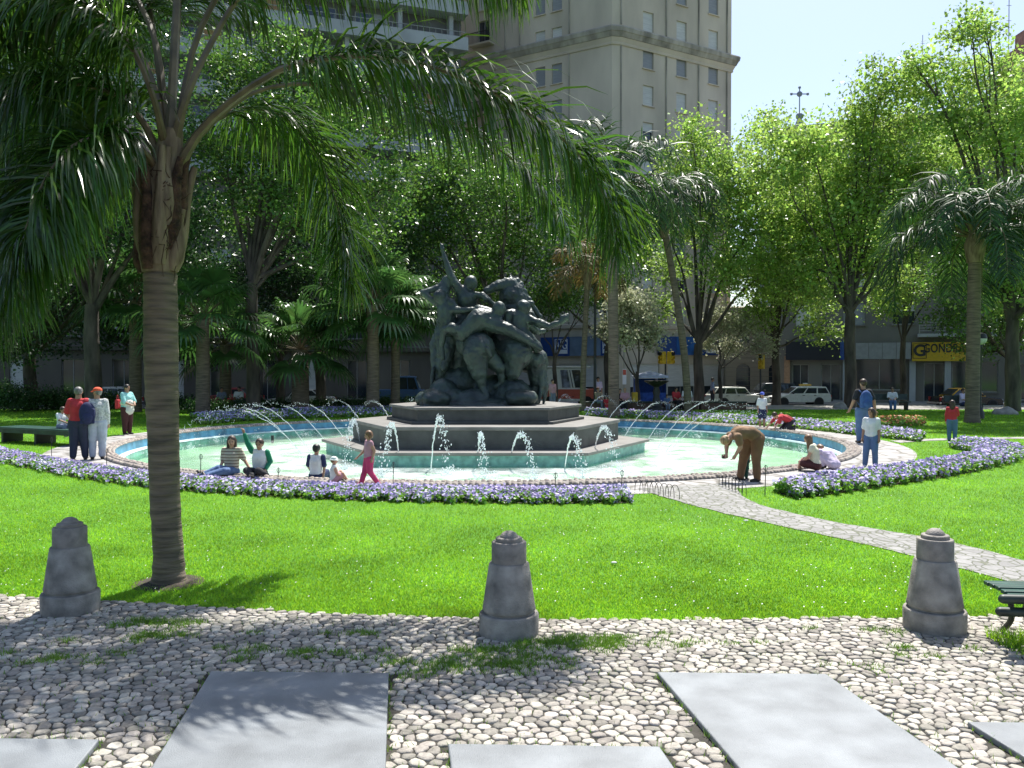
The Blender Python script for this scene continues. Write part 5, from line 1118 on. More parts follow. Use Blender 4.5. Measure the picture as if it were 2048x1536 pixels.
# ------------------------------------------------------------------ vehicles
M_tyre = mat('tyre_rubber', (0.02, 0.02, 0.02), 0.85); M_rim = mat('wheel_rim', (0.45, 0.45, 0.46), 0.35, metal=0.6); M_chrome = mat('chrome', (0.6, 0.6, 0.6), 0.2, metal=1.0, var=.02)
M_head = mat('headlight_glass', (0.7, 0.72, 0.72), 0.1, var=.05); M_tail = mat('tail_light_red', (0.35, 0.01, 0.01), 0.3); M_cglass = mat('car_glass', (0.025, 0.03, 0.035), 0.05, var=.05, spec=.8); M_plastic = mat('black_plastic', (0.025, 0.025, 0.027), 0.6)
def car(name, label, px, d, paint_, low, roof, L_=4.3, W_=1.66, rz=0.0, wheels=(0.75, 3.35), wr=0.30, z=STZ, roofpaint=None, taxi=None, cat='car', extra=None, group='cars standing in the street', pillars=(.5,), stripe=None, rack=False):
    """low: body side profile (x,z) from front bottom clockwise; roof: 4 pts windscreen base, roof front, roof rear, rear window base; x from the front"""
    t = thing(name, label, cat, ((px-1024)/FPX*d, d, z), rz, group); c = lambda x: x-L_/2
    # lower body: lofted cross sections with tucked sides
    def loft(poly, ws, m, nm, bev=.03):
        mb = MB(); n = len(poly); vs = []
        for s_ in (-1, 1):
            for (x, zz), w_ in zip(poly, ws): vs.append((c(x), s_*w_/2, zz))
        fs = [tuple(range(n)), tuple(range(2*n-1, n-1, -1))]+[(i, i+n, (i+1) % n+n, (i+1) % n) for i in range(n)]
        mb.add(vs, fs); return mb.build(nm, m, t, smooth=True, bevel=bev)
    body = loft(low, [W_ if .35 < q[1] < .8 else W_*.94 for q in low], paint_, 'body', .05)
    a, b, c_, d_ = roof; zr = b[1]
    cab = [(a[0], a[1]-.04), b, ((b[0]+c_[0])/2, zr+.03), c_, (d_[0], d_[1]-.04)]
    loft(cab, [W_*.93, W_*.76, W_*.76, W_*.76, W_*.93], roofpaint or paint_, 'cabin', .04)
    def lerp(p, q, k): return (p[0]+(q[0]-p[0])*k, p[1]+(q[1]-p[1])*k)
    def wy(zz): k = (zz-a[1]+.04)/(zr-a[1]+.04); return (W_*.93+(W_*.76-W_*.93)*k)/2
    # side windows split by pillars
    zl, zh = a[1]+.05, zr-.09
    xf = lambda zz: a[0]+(b[0]-a[0])*(zz-a[1])/(b[1]-a[1]); xr = lambda zz: d_[0]+(c_[0]-d_[0])*(zz-d_[1])/(c_[1]-d_[1])
    cuts = [0]+list(pillars)+[1]
    for s_ in (-1, 1):
        for k in range(len(cuts)-1):
            def X(zz, u): lo = xf(zz)+.10; hi = xr(zz)-.10; return lo+(hi-lo)*u
            u0 = cuts[k]+(.02 if k else 0); u1 = cuts[k+1]-(.02 if k < len(cuts)-2 else 0)
            q = [(X(zl, u0), zl), (X(zl, u1), zl), (X(zh, u1), zh), (X(zh, u0), zh)]; mb = MB(); vs = []
            for o in (.012, -.02):
                for x, zz in q: vs.append((c(x), s_*(wy(zz)+o), zz))
            mb.add(vs, [(0, 1, 2, 3), (7, 6, 5, 4), (0, 4, 5, 1), (1, 5, 6, 2), (2, 6, 7, 3), (3, 7, 4, 0)]); mb.build('side_window', M_cglass, t)
    for nm, p, q, sg_ in (('windscreen', a, b, -1), ('rear_window', d_, c_, 1)):
        p2 = lerp(p, q, .12); q2 = lerp(p, q, .90); nrm = Vector((-(q[1]-p[1]), (q[0]-p[0])))*(1 if sg_ < 0 else -1); nrm.normalize(); mb = MB(); vs = []
        for o in (.02, -.03):
            for (x, zz), w_ in ((p2, wy(p2[1])-.09), (q2, wy(q2[1])-.07)):
                for s_ in (-1, 1): vs.append((c(x+nrm.x*o), s_*w_, zz+nrm.y*o))
        mb.add(vs, [(0, 1, 3, 2), (4, 6, 7, 5), (0, 4, 5, 1), (2, 3, 7, 6), (0, 2, 6, 4), (1, 5, 7, 3)]); mb.build(nm, M_cglass, t)
    for wx in wheels:
        for s_ in (-1, 1):
            def disc(prof, m, nm, par):
                mb = MB(); mb.lathe(prof, n=24); mb.v = [(c(wx)+x, s_*(W_/2-.10)+s_*zz, wr+y) for x, y, zz in mb.v]; return mb.build(nm, m, par, smooth=True)
            wl = disc([(wr*.62, -.1), (wr*.93, -.10), (wr, -.06), (wr, .08), (wr*.94, .115), (wr*.64, .115)], M_tyre, 'wheel', t)
            disc([(.01, .10), (wr*.2, .105), (wr*.45, .085), (wr*.62, .112), (wr*.64, .08)], M_rim, 'rim', wl)
            arch = MB(); arch.lathe([(wr*1.0, 0), (wr*1.17, 0), (wr*1.17, .012), (wr*1.0, .012)], n=24); arch.v = [(c(wx)+x, s_*(W_/2*.985)+s_*zz, wr+.02+y) for x, y, zz in arch.v]; arch.build('wheel_arch', M_plastic, t)
    fz = low[1][1]
    for s_ in (-1, 1):
        MB().box((c(0.04), s_*W_*.36, .62), (.10, .30, .15)).build('headlight', M_head, t, bevel=.02)
        MB().box((c(L_-.03), s_*W_*.40, .70), (.08, .20, .26)).build('tail_light', M_tail, t, bevel=.02)
        MB().box((c(a[0]+.35), s_*(W_/2+.08), a[1]+.07), (.12, .16, .12)).build('mirror', M_plastic, t, bevel=.02)
        for hx in ((a[0]+b[0])/2+.75, (a[0]+b[0])/2+1.6): MB().box((c(hx), s_*(W_/2+.01), .80), (.16, .03, .04)).build('door_handle', M_plastic, t)
    MB().box((c(-.03), 0, .42), (.14, W_*.96, .16)).build('bumper', M_chrome if not taxi else M_plastic, t, bevel=.03); MB().box((c(L_+.03), 0, .44), (.14, W_*.96, .16)).build('bumper', M_chrome if not taxi else M_plastic, t, bevel=.03)
    MB().box((c(.0), 0, .62), (.06, W_*.42, .14)).build('grille', M_plastic, t)
    if stripe: MB().box((c(L_/2), 0, .60), (L_*.90, W_+.012, .18)).build('stripe', stripe, t)
    if rack:
        mb = MB()
        for k in (.25, .75): mb.box((c(b[0]+(c_[0]-b[0])*k), 0, zr+.10), (.05, W_*.7, .04))
        mb.build('roof_rack', M_plastic, t)
    if taxi:
        q = MB(); q.box((c((b[0]+c_[0])/2-.25), 0, zr+.12), (.85, .22, .13)); q.build('roof_sign', taxi, t, bevel=.02); MB().box((c((b[0]+c_[0])/2-.25), 0, zr+.22), (.3, .16, .08)).build('sign_lamp', M_text_w, t)
    return t
sedan = [(0.02, .30), (0.0, .55), (0.10, .74), (1.25, .88), (1.3, .88), (3.45, .90), (3.55, .90), (4.2, .84), (4.28, .6), (4.25, .32)]
wagon = [(0.02, .28), (0.0, .52), (0.12, .70), (1.1, .88), (1.2, .88), (4.1, .92), (4.22, .88), (4.28, .6), (4.25, .30)]
P_white = paint('white_car_paint', (.62, .63, .60)); P_cream = paint('cream_car_paint', (.50, .50, .43)); P_dark = paint('dark_car_paint', (.03, .035, .04), .25); P_red = paint('red_car_paint', (.28, .03, .03)); P_blue = paint('blue_truck_paint', (.03, .10, .22)); P_black = paint('black_taxi_paint', (.015, .015, .018), .2); P_yel = paint('yellow_taxi_roof', (.65, .36, .03)); P_redst = paint('red_stripe_paint', (.50, .09, .05)); P_taxi = paint('taxi_sign_yellow', (.7, .42, .08))
car('taxi_wagon', 'white estate taxi with a yellow roof sign parked behind the boy in the blue cap', 1597, 62, P_white, wagon, [(1.05, .90), (1.85, 1.42), (3.95, 1.42), (4.2, .94)], rz=R(4), taxi=P_taxi, pillars=(.36, .70), cat='taxi')
car('parked_car', 'cream old estate car parked behind the pale leaved young tree', 1474, 61, P_cream, wagon, [(1.35, .90), (1.75, 1.40), (3.75, 1.40), (4.15, .94)], L_=4.25, rz=R(180+6), pillars=(.36, .70), rack=True)
car('parked_car', 'dark car between the cream estate and the white taxi', 1538, 65, P_dark, wagon, [(1.1, 1.0), (1.6, 1.62), (3.9, 1.62), (4.15, 1.0)], W_=1.75, rz=R(5), pillars=(.36, .70), wr=.34)
car('parked_car', 'white old saloon parked half behind the low fan palm', 604, 56, P_white, sedan, [(1.35, .90), (1.75, 1.36), (2.9, 1.36), (3.45, .92)], L_=4.6*.93, rz=R(2), pillars=(.5,))
car('parked_car', 'dim red car in the shade right of the big palm trunk', 462, 60, P_red, sedan, [(1.35, .90), (1.8, 1.36), (2.9, 1.36), (3.45, .92)], rz=R(2))
car('parked_car', 'white estate car in the shade behind the man in the orange cap', 212, 56, P_white, wagon, [(1.2, .92), (1.7, 1.5), (3.75, 1.5), (4.15, .94)], rz=R(3), pillars=(.4, .72))
car('taxi', 'black taxi with yellow roof behind the right hand palm trunk', 1931, 57, P_black, sedan, [(1.15, .90), (1.7, 1.40), (2.95, 1.40), (3.6, .92)], rz=R(184), roofpaint=P_yel, pillars=(.5,), cat='taxi')
boxy = [(0.0, .45), (0.0, 1.0), (0.1, 1.2), (1.05, 1.35), (1.1, 1.35), (4.3, 1.35), (4.35, 1.3), (4.35, .45)]
v = car('camper_van', 'white camper van with a red lower stripe behind the sculpture', 1134, 60, P_white, boxy, [(.9, 1.35), (1.25, 2.72), (4.28, 2.72), (4.34, 1.35)], L_=4.35, W_=1.9, rz=R(180), wr=.42, wheels=(.85, 3.4), pillars=(.22, .28, .50, .56), cat='van')
MB().box((0, 0, .96), (4.25, 1.925, .66)).build('stripe', P_redst, v)
MB().box((.1, 0, 2.82), (3.4, 1.5, .14)).build('roof_top', P_white, v, bevel=.05)
t_ = car('pickup_truck', 'blue pickup truck in the shade left of the plinth', 812, 58, P_blue, [(0.0, .45), (0.0, 1.0), (.1, 1.2), (1.2, 1.3), (4.3, 1.3), (4.35, 1.2), (4.35, .45)], [(1.2, 1.3), (1.5, 2.2), (2.6, 2.2), (2.75, 1.3)], L_=4.35, W_=1.8, wr=.38, wheels=(.8, 3.5), rz=R(182), pillars=(.5,), cat='truck')
for o in list(C.objects):                       # blank some van side panes
    if o.parent == v and o.name.startswith('side_window'):
        xs_ = [q.co.x for q in o.data.vertices]; wdt = max(xs_)-min(xs_)
        if wdt < .25 or wdt > 1.15: bpy.data.objects.remove(o)

# ------------------------------------------------------------------ benches, lamps, signals
M_grn = mat('green_bench_paint', (0.02, 0.075, 0.055), 0.4, var=.2, scale=5); M_grnd = mat('dark_green_wood', (0.025, 0.045, 0.035), 0.5, var=.3, scale=6)
# near bench at the right edge: slatted seat seen from its end, cast iron leg
g0 = G(2062, 1306)
b = thing('park_bench', 'dark green slatted bench cut by the right edge near the bollard', 'bench', (g0.x+.40, g0.y+.12, 0.03), R(-6))
sl_ = MB()
for k in range(5): sl_.box((0.1, -.17+.095*k, .40-.006*abs(k-2)), (1.3, .07, .03))
sl_.build('seat', M_grn, b, bevel=.006)
for zz, yy in ((.385, -.245), (.28, -.20)): MB().cap((-.62, yy, zz), (.7, yy, zz), .034, .034, 10).build('rail', M_grnd, b, smooth=True)
for xx in (-.42, .6):
    MB().tube(bez([(xx, -.2, .37), (xx+.02, -.10, .25), (xx+.06, -.14, .12), (xx+.05, -.24, .0)], 10), [.022]*10, 8).build('leg', M_iron, b, smooth=True)
    MB().tube(bez([(xx, .2, .37), (xx+.02, .12, .25), (xx+.04, .16, .12), (xx+.03, .28, .0)], 10), [.022]*10, 8).build('leg', M_iron, b, smooth=True)
bk_ = MB()
for k in range(3): bk_.box((0.35, .30+.03*k, .55+.10*k), (.9, .03, .075))
bk_.build('backrest', M_grn, b, bevel=.006)
tag(blades(np.array([[g0.x+NR.uniform(-.15, .45), g0.y+NR.uniform(-.10, .35), .012] for k in range(900)]), .09, .009, 'grass_clump', M_blade), 'clump of long grass under the green bench', 'grass', kind='stuff')
# long green bench at left
pA = G(10, 884); pB = G(160, 893)
gb_ = (pA+pB)/2; L_ = (pB-pA).length; an = math.atan2(pB.y-pA.y, pB.x-pA.x)
b = thing('park_bench', 'long flat dark green bench where the child in white sits', 'bench', (gb_.x, gb_.y+.2, 0), an)
for s_, xx in ((-1, -L_/4), (1, L_/4)):
    mb = MB()
    for k in range(5): mb.box((xx, -.32+.16*k, .435), (L_/2-.02, .145, .04))
    mb.build('seat', M_grn, b, bevel=.006)
MB().box((0, -.40, .36), (L_, .05, .12)).build('apron', M_grnd, b); MB().box((0, .36, .36), (L_, .05, .12)).build('apron', M_grnd, b)
for xx in (-L_/2+.15, 0, L_/2-.15): MB().box((xx, 0, .21), (.09, .6, .42)).build('leg', M_iron, b)
# low brick planter walls / benches beyond the lawn
M_brn = mat('brown_brick_seat', (0.13, 0.075, 0.055), 0.85, var=.2, scale=3)
for px0, px1, y, d, lb in [(1165, 1225, 800, 44.3, 'low brown brick seat behind the first jets right of the plinth'), (1245, 1310, 800, 44.3, 'low brown brick seat between the palm and the fountain pedestal'), (1325, 1395, 800, 44.3, 'low brown brick seat before the forked plane tree'), (1400, 1490, 800, 44.3, 'low brown brick seat in front of the cream car')]:
    xa, xb = (px0-1024)/FPX*d, (px1-1024)/FPX*d; t = thing('brick_bench', lb, 'seat', ((xa+xb)/2, d, 0), 0, 'low brick seats at the back of the lawn'); MB().box((0, 0, .19), (xb-xa, .55, .38)).build('base', M_brn, t, bevel=.01); MB().box((0, 0, .41), (xb-xa+.08, .62, .06)).build('top', M_grnd, t, bevel=.01)
def bench(px, d, label, rz=0, w_=1.6):
    t = thing('street_bench', label, 'bench', ((px-1024)/FPX*d, d, 0), rz); MB().box((0, 0, .43), (w_, .42, .05)).build('seat', M_grnd, t); MB().box((0, .22, .68), (w_, .04, .32), rx=R(-10)).build('backrest', M_grnd, t)
    for s_ in (-1, 1): MB().box((s_*w_*.42, 0, .21), (.06, .4, .42)).build('leg', M_iron, t)
bench(1780, 44.0, 'dark bench under the forked plane tree with a seated person', 0, 2.0)
bench(1930, 41.5, 'dark bench behind the right hand palm trunk', 0, 1.8)
# lamp posts
def lamp(px, d, ztop_y, label, globe=True, r=.06, z0=0.0):
    zt = P(px, ztop_y, d).z-z0; t = thing('street_lamp', label, 'street lamp', ((px-1024)/FPX*d, d, z0))
    MB().lathe([(.16, 0), (.16, .3), (.10, .4), (r, .6), (r*.8, zt-.3), (r*1.4, zt-.25), (r*.9, zt-.15)], n=14).build('post', M_iron, t, smooth=True)
    if globe:
        for s_ in (-1, 1): MB().tube(bez([(0, 0, zt-.5), (s_*.12, 0, zt-.45), (s_*.2, 0, zt-.25)], 6), [.02]*6, 6).build('arm', M_iron, t)
        MB().ball((0, 0, zt+.08), .24, 16, 12).build('globe', mat('opal_globe', (.62, .66, .64), .25), t, smooth=True); MB().lathe([(.26, zt+.1), (.2, zt+.3), (.02, zt+.36)], n=16).build('cap', M_iron, t, smooth=True)
    return t
lamp(1190, 45, 560, 'tall dark lamp post between the sculpture and the palm trunk', True, .08)
lamp(1961, 36, 682, 'green lamp post with white globe beside the right hand palm', True, .05)
lamp(524, 49, 715, 'thin pale pole right of the tall straight trunk', False, .035)
t = thing('sign_pole', 'thin pole with red and white plate behind the tall palm', 'pole', ((1248-1024)/FPX*49, 49, 0)); MB().tube([(0, 0, 0), (0, 0, 3.2)], .035, 8).build('pole', M_frame, t); MB().box((.02, -.05, 1.7), (.22, .03, .9)).build('plate', M_text_w, t); MB().box((.02, -.07, 1.95), (.18, .02, .3)).build('band', P_redst, t)
# traffic lights
M_ty = mat('traffic_yellow', (.62, .40, .02), .5)
def signal(px, d, ytop, ybot, label, heads=((0, 0),)):
    z1, z0 = P(px, ytop, d).z, P(px, ybot, d).z; t = thing('traffic_light', label, 'traffic light', ((px-1024)/FPX*d, d, STZ))
    MB().tube([(0, 0, 0), (0, 0, z1-STZ-.1)], .055, 10).build('pole', M_iron, t)
    for dx, rz in heads:
        c = Vector((dx, -.18, (z0+z1)/2-STZ)); h = z1-z0; hd = MB().box(c, (.36, .28, h), rz).build('signal_head', M_ty, t, bevel=.03)
        for k, mm in enumerate((M_tail, M_ty, M_iron)):
            q = MB(); M_ = Euler((R(90), 0, rz)).to_matrix(); q.lathe([(.01, 0), (.115, .0), (.12, .12), (.105, .12), (.10, .02), (.01, .02)], n=14); q.v = [tuple(c+Euler((0, 0, rz)).to_matrix()@Vector((0, -.14, h*.32-k*h*.32))+M_@Vector(p)) for p in q.v]; q.build('lamp_hood', M_ty if k else M_plastic, hd)
signal(1331, 51, 703, 728, 'pair of yellow traffic lights in front of the blue awning', ((-.22, R(-60)), (.25, R(50))))
signal(1521, 53, 708, 738, 'single yellow traffic light by the slim plane tree', ((0, R(-35)),))
# dark drinking fountain
d = 43.5; t = thing('drinking_fountain', 'dark cast bowl on a pedestal in front of the blue stall', 'drinking fountain', ((1313-1024)/FPX*d, d, 0))
MB().lathe([(.42, 0), (.42, .15), (.26, .25), (.20, .55), (.15, .75), (.20, .95), (.13, 1.15), (.16, 1.25)], n=20).build('pedestal', M_iron, t, smooth=True)
MB().lathe([(.14, 1.22), (.30, 1.30), (.60, 1.48), (.64, 1.53), (.60, 1.54), (.2, 1.45), (.01, 1.44)], n=24).build('bowl', M_iron, t, smooth=True)
MB().lathe([(.16, 1.45), (.12, 1.55), (.02, 1.62)], n=12).build('finial', M_iron, t, smooth=True)
MB().box((-1.0, .3, .45), (.30, .30, .95)).build('yellow_post', M_ty, thing('waste_bin', 'small yellow bin beside the dark drinking fountain', 'bin', ((1313-1024)/FPX*d, d+.5, 0)), bevel=.03)
# blue stall
d = 47; xa = (1300-1024)/FPX*d; t = thing('market_stall', 'small blue fabric stall with pale canopy behind the drinking fountain', 'stall', (xa, d, 0)); M_sb = mat('stall_blue_fabric', (.03, .09, .36), .8, var=.2); M_sw = mat('stall_canopy', (.5, .53, .68), .8)
for sx in (-.8, .8):
    for sy in (-.7, .7): MB().box((sx, sy, .95), (.06, .06, 1.9)).build('post', M_frame, t)
MB().box((0, .68, .85), (1.55, .03, 1.5)).build('back_panel', M_sb, t); MB().box((-.8, 0, .85), (.03, 1.35, 1.5)).build('side_panel', M_sb, t); MB().box((.8, 0, .85), (.03, 1.35, 1.5)).build('side_panel', M_sb, t)
mb = MB(); mb.box((0, -.7, .45), (1.5, .03, .8)); mb.build('counter_cloth', M_sb, t)
mb = MB(); mb.add([(-.9, -.8, 1.75), (.9, -.8, 1.75), (.9, .8, 1.75), (-.9, .8, 1.75), (0, -.1, 2.05), (-.9, -.8, 1.65), (.9, -.8, 1.65), (.9, .8, 1.65), (-.9, .8, 1.65)], [(0, 1, 4), (1, 2, 4), (2, 3, 4), (3, 0, 4), (0, 5, 6, 1), (1, 6, 7, 2), (2, 7, 8, 3), (3, 8, 5, 0)]); mb.build('canopy', M_sw, t)
# boulders on the far lawn
M_rock = mat('pale_boulder', (.33, .31, .28), .9, var=.2, scale=3, bump=.5)
for px, py, r, lb in [(1678, 817, .4, 'flat pale rock at the foot of the forked plane tree'), (2008, 829, .6, 'pale rock right of the right hand palm trunk')]:
    g = G(px, py); o = MB().ball((0, 0, .05), (r, r*.6, .28), 14, 10); o.v = [(x*(1+.12*math.sin(7*y+x*5)), y, z*(1+.2*math.sin(9*x))) for x, y, z in o.v]; o = o.build('boulder', M_rock, smooth=True); o.location = g; tag(o, lb, 'rock')

# hoop edging, stakes and wire
def hoops(label, pts, n, r=.10):
    t = thing('hoop_edging', label, 'hoop edging', pts[0]); a, b = Vector(pts[0]), Vector(pts[-1])
    for k in range(n):
        c = a.lerp(b, k/(n-1))-a; dv = (b-a).normalized(); MB().tube([c+dv*(r*math.cos(q))*1.0+Vector((0, 0, .02+.20*math.sin(q)**.7 if math.sin(q) > 0 else .0)) for q in [math.pi*i/10 for i in range(11)]], .0055, 5).build('hoop', M_iron, t)
hoops('row of low iron hoops right of the slanting path start', [G(1442, 972, 0.01), G(1488, 990, .01)], 8)
hoops('row of low iron hoops left of the slanting path start', [G(1278, 985, .01), G(1350, 997, .01)], 8)
SK = [(103, 'left of the men by the bench', 875, 913), (213, 'right of the two standing men', 897, 935), (401, 'just right of the big palm trunk', 908, 960), (556, 'between the waving boy and the seated boy', 935, 962), (786, 'right of the walking child', 924, 972), (1110, 'in the middle of the near flower bed', 945, 985), (1243, 'near the right end of the near flower bed', 940, 990), (1530, 'right of the bending person', 930, 990)]
for px, lb, y0, y1 in SK:
    g = G(px, y1); h = (y1-y0)/FPX*g.y; t = thing('garden_stake', 'thin dark wire stake standing '+lb, 'stake', g, 0, 'thin stakes along the flower bed'); MB().tube([(0, 0, 0), (.01, 0, h)], .008, 5).build('rod', M_iron, t); MB().tube([(.01+.03*math.cos(q), 0, h-.05+.05*math.sin(q)) for q in [2*math.pi*i/8 for i in range(9)]], .005, 4).build('loop', M_iron, t)
# nozzle stub in the pool, seen left
g = G(545, 880, WZ); t = thing('water_nozzle', 'short pipe nozzle standing in the water left of the plinth', 'nozzle', g); MB().tube([(0, 0, -.1), (0, 0, .16)], .05, 10).build('pipe', M_plastic, t)
# litter and daisies on the near lawn
M_pap = mat('paper_litter', (.7, .7, .68), .8)
for px, py, lb in [(1228, 1125, 'scrap of white paper on the lawn right of the middle bollard'), (1492, 1041, 'crumpled white paper at the edge of the slanting path')]:
    g = G(px, py, .03); o = MB().ball((0, 0, 0), (.035, .02, .012), 6, 5).build('paper_scrap', M_pap); o.location = g; tag(o, lb, 'litter')
k = 380; u = NR.random(k); y = 7.2*(14/7.2)**u; x = NR.uniform(-1, 1, k)*y*.62; sel = ~((x > np.interp(y, [p.y for p in reversed(Lb)], [p.x for p in reversed(Lb)])-.1) & (x < np.interp(y, [p.y for p in reversed(Rb)], [p.x for p in reversed(Rb)])+.1)) & (np.hypot(x-PC.x, y-PC.y) > 12.0)
x = x[sel]; y = y[sel]; n = len(x); s = .008; V = np.stack([np.stack([x-s, y, np.full(n, .034)], 1), np.stack([x, y-s, np.full(n, .034)], 1), np.stack([x+s, y, np.full(n, .038)], 1), np.stack([x, y+s, np.full(n, .040)], 1)], 1).reshape(-1, 3)
tag(np_mesh('petals', V, np.arange(4*n).reshape(-1, 4), M_pap), 'tiny white petals scattered over the near lawn', 'petals', kind='stuff')

# ------------------------------------------------------------------ people
def skinm(n_, c): return mat('skin_'+n_, c, .55, var=.06, scale=6)
SK1 = skinm('light', (.50, .29, .20)); SK2 = skinm('tan', (.36, .20, .13)); SK3 = skinm('brown', (.22, .12, .08))
M_eye = mat('eye_dark', (.02, .015, .012), .2); M_lip = mat('lip', (.35, .10, .08), .5); M_shoe = mat('shoe_dark', (.03, .025, .022), .5)
def cloth(n_, c, **k): return mat('cloth_'+n_, c, .85, var=k.get('var', .10), scale=k.get('scale', 5), bump=.25, bscale=18, col2=k.get('col2'))
def hair(n_, c): return mat('hair_'+n_, c, .5, var=.3, scale=8, stretch=(6, 6, 1))
H_br = hair('brown', (.055, .028, .016)); H_gr = hair('grey', (.20, .19, .18)); H_lb = hair('light_brown', (.22, .12, .06)); H_bk = hair('black', (.018, .014, .012)); H_bl = hair('blond', (.45, .30, .15)); H_rd = hair('auburn', (.20, .07, .03))
def striped():
    m = bpy.data.materials.new('cloth_striped'); m.use_nodes = True; n = m.node_tree.nodes; l = m.node_tree.links; b = n['Principled BSDF']; b.inputs['Roughness'].default_value = .85
    tc = n.new('ShaderNodeTexCoord'); w_ = n.new('ShaderNodeTexWave'); w_.bands_direction = 'Z'; w_.inputs['Scale'].default_value = 5.5; l.new(tc.outputs['Object'], w_.inputs[0]); r = n.new('ShaderNodeValToRGB'); r.color_ramp.interpolation = 'CONSTANT'; r.color_ramp.elements[0].color = (.50, .45, .36, 1); r.color_ramp.elements[1].position = .72; r.color_ramp.elements[1].color = (.20, .15, .12, 1); l.new(w_.outputs[0], r.inputs[0]); l.new(r.outputs[0], b.inputs['Base Color']); return m
M_strip = striped()
STAND = dict(hip=(0, 0, .52), waist=(0, 0, .60), chest=(0, 0, .73), neck=(0, .0, .835), head=(0, -.012, .925),
             shL=(-.096, 0, .795), elL=(-.122, .01, .635), wrL=(-.132, -.03, .49), shR=(.096, 0, .795), elR=(.122, .01, .635), wrR=(.132, -.03, .49),
             hpL=(-.052, 0, .51), knL=(-.060, -.01, .275), anL=(-.062, .0, .045), hpR=(.052, 0, .51), knR=(.060, -.01, .275), anR=(.062, .0, .045))
def person(label, loc_, H, rz=0, pose=None, top=None, bottom=None, skin=SK1, hr=None, sleeve=.45, legs=1.0, shoes=M_shoe, hairlen=0, hat=None, child=0.0, vox=.013, sl_mat=None, skirt=0, face=True, fat=1.0, extra=None, long_top=0, hatbrim=True, group=None, toe=None, headdir=None):
    t = thing('person', label, 'person', loc_, rz, group); J = {k: Vector(v_) for k, v_ in STAND.items()}
    for k, v_ in (pose or {}).items(): J[k] = Vector(v_)
    J = {k: v_*H for k, v_ in J.items()}; h = H; hs = (1+child*.45); f = fat
    hr_ = .058*h*hs
    hd = Vector(headdir).normalized() if headdir else Vector((0, -1, 0)); hu = (J['head']-J['neck']).normalized(); hx = hd.cross(hu).normalized(); hd = hu.cross(hx).normalized()  # face dir orthogonal to up
    HM = Matrix((hx, -hd, hu)).transposed()          # local x right, y back, z up
    hp = lambda x, y, z: J['head']+HM@(Vector((x, y, z))*hr_)
    mb = MB()
    # head: cranium + jaw + neck
    mb.ball(hp(0, .10, .18), (hr_*.86, hr_*.98, hr_*.98), 16, 12, HM); mb.ball(hp(0, -.12, -.45), (hr_*.62, hr_*.66, hr_*.72), 14, 10, HM); mb.cap(hp(0, -.9, -.12), hp(0, -1.05, -.28), hr_*.10, hr_*.15, 8)
    for s_ in (-1, 1): mb.ball(hp(s_*.86, .10, -.08), (hr_*.12, hr_*.2, hr_*.28), 8, 6, HM)
    mb.cap(J['neck']-hu*.02*h, J['head']-hu*.02*h, .034*h*f, .032*h*f)
    mb.cap(J['shL'], J['shR'], .032*h*f, .032*h*f); mb.cap(J['neck']-hu*.015*h, J['chest'], .034*h*f, .070*h*f)
    for s_ in (-1, 1): mb.cap(J['chest']+Vector((s_*.035*h, 0, 0)), J['waist']+Vector((s_*.03*h, 0, 0)), .062*h*f, .055*h*f); mb.cap(J['waist']+Vector((s_*.03*h, 0, 0)), J['hip']+Vector((s_*.03*h, 0, 0)), .055*h*f, .065*h*f)
    for S_ in 'LR':
        mb.cap(J['sh'+S_], J['el'+S_], .034*h*f, .026*h*f); mb.cap(J['el'+S_], J['wr'+S_], .026*h*f, .018*h)
        mb.cap(J['hp'+S_], J['kn'+S_], .062*h*f, .040*h*f); mb.cap(J['kn'+S_], J['an'+S_], .038*h*f, .025*h)
        d = (J['wr'+S_]-J['el'+S_]).normalized(); mb.cap(J['wr'+S_], J['wr'+S_]+d*.042*h, .018*h, .022*h)
    ex = MB()
    for S_ in 'LR':                                  # fingers and thumb
        d = (J['wr'+S_]-J['el'+S_]).normalized(); u, v_ = frame_of(d); p0 = J['wr'+S_]+d*.040*h; cur = v_ if v_.y < 0 else -v_
        for k, ln in enumerate((.040, .046, .043, .034)):
            b0 = p0+u*((k-1.5)*.0105*h); b1 = b0+d*ln*h*.55+cur*.006*h; b2 = b1+d*ln*h*.40+cur*.014*h; ex.tube([b0, b1, b2], [.0058*h, .0052*h, .0038*h], 6)
        b0 = J['wr'+S_]+d*.018*h+u*.018*h; ex.tube([b0, b0+(d*.6+u)*.018*h, b0+(d*1.0+u)*.026*h+cur*.008*h], [.0068*h, .006*h, .0042*h], 6)
    blob('body', mb, vox, skin, t, ex, 2)
    if face and vox < .02:
        for s_ in (-1, 1): MB().ball(hp(s_*.34, -.80, .02), (hr_*.13, hr_*.08, hr_*.09), 8, 6, HM).build('eye', M_eye, t, smooth=True)
        MB().ball(hp(0, -.76, -.60), (hr_*.24, hr_*.07, hr_*.07), 8, 6, HM).build('mouth', M_lip, t, smooth=True)
    lp = lambda a, b, k: a.lerp(b, k)
    if bottom is not None and bottom:
        mb = MB(); g_ = .010*h
        for s_ in (-1, 1): mb.cap(J['waist'].lerp(J['hip'], .35)+Vector((s_*.03*h, 0, 0)), J['hip']+Vector((s_*.033*h, .004*h, 0)), .056*h*f+g_, .068*h*f+g_)
        for S_ in 'LR':
            if skirt: continue
            mb.cap(J['hp'+S_], lp(J['hp'+S_], J['kn'+S_], min(1, legs*2)), .063*h*f+g_, (.044*h*f if legs >= .5 else .058*h*f)+g_)
            if legs > .5: mb.cap(J['kn'+S_], lp(J['kn'+S_], J['an'+S_], (legs-.5)*2*.93), .041*h*f+g_, .034*h+g_)
        if skirt: mb.cap(J['hip'], lp(J['hip'], (J['knL']+J['knR'])/2, skirt), .09*h, .12*h)
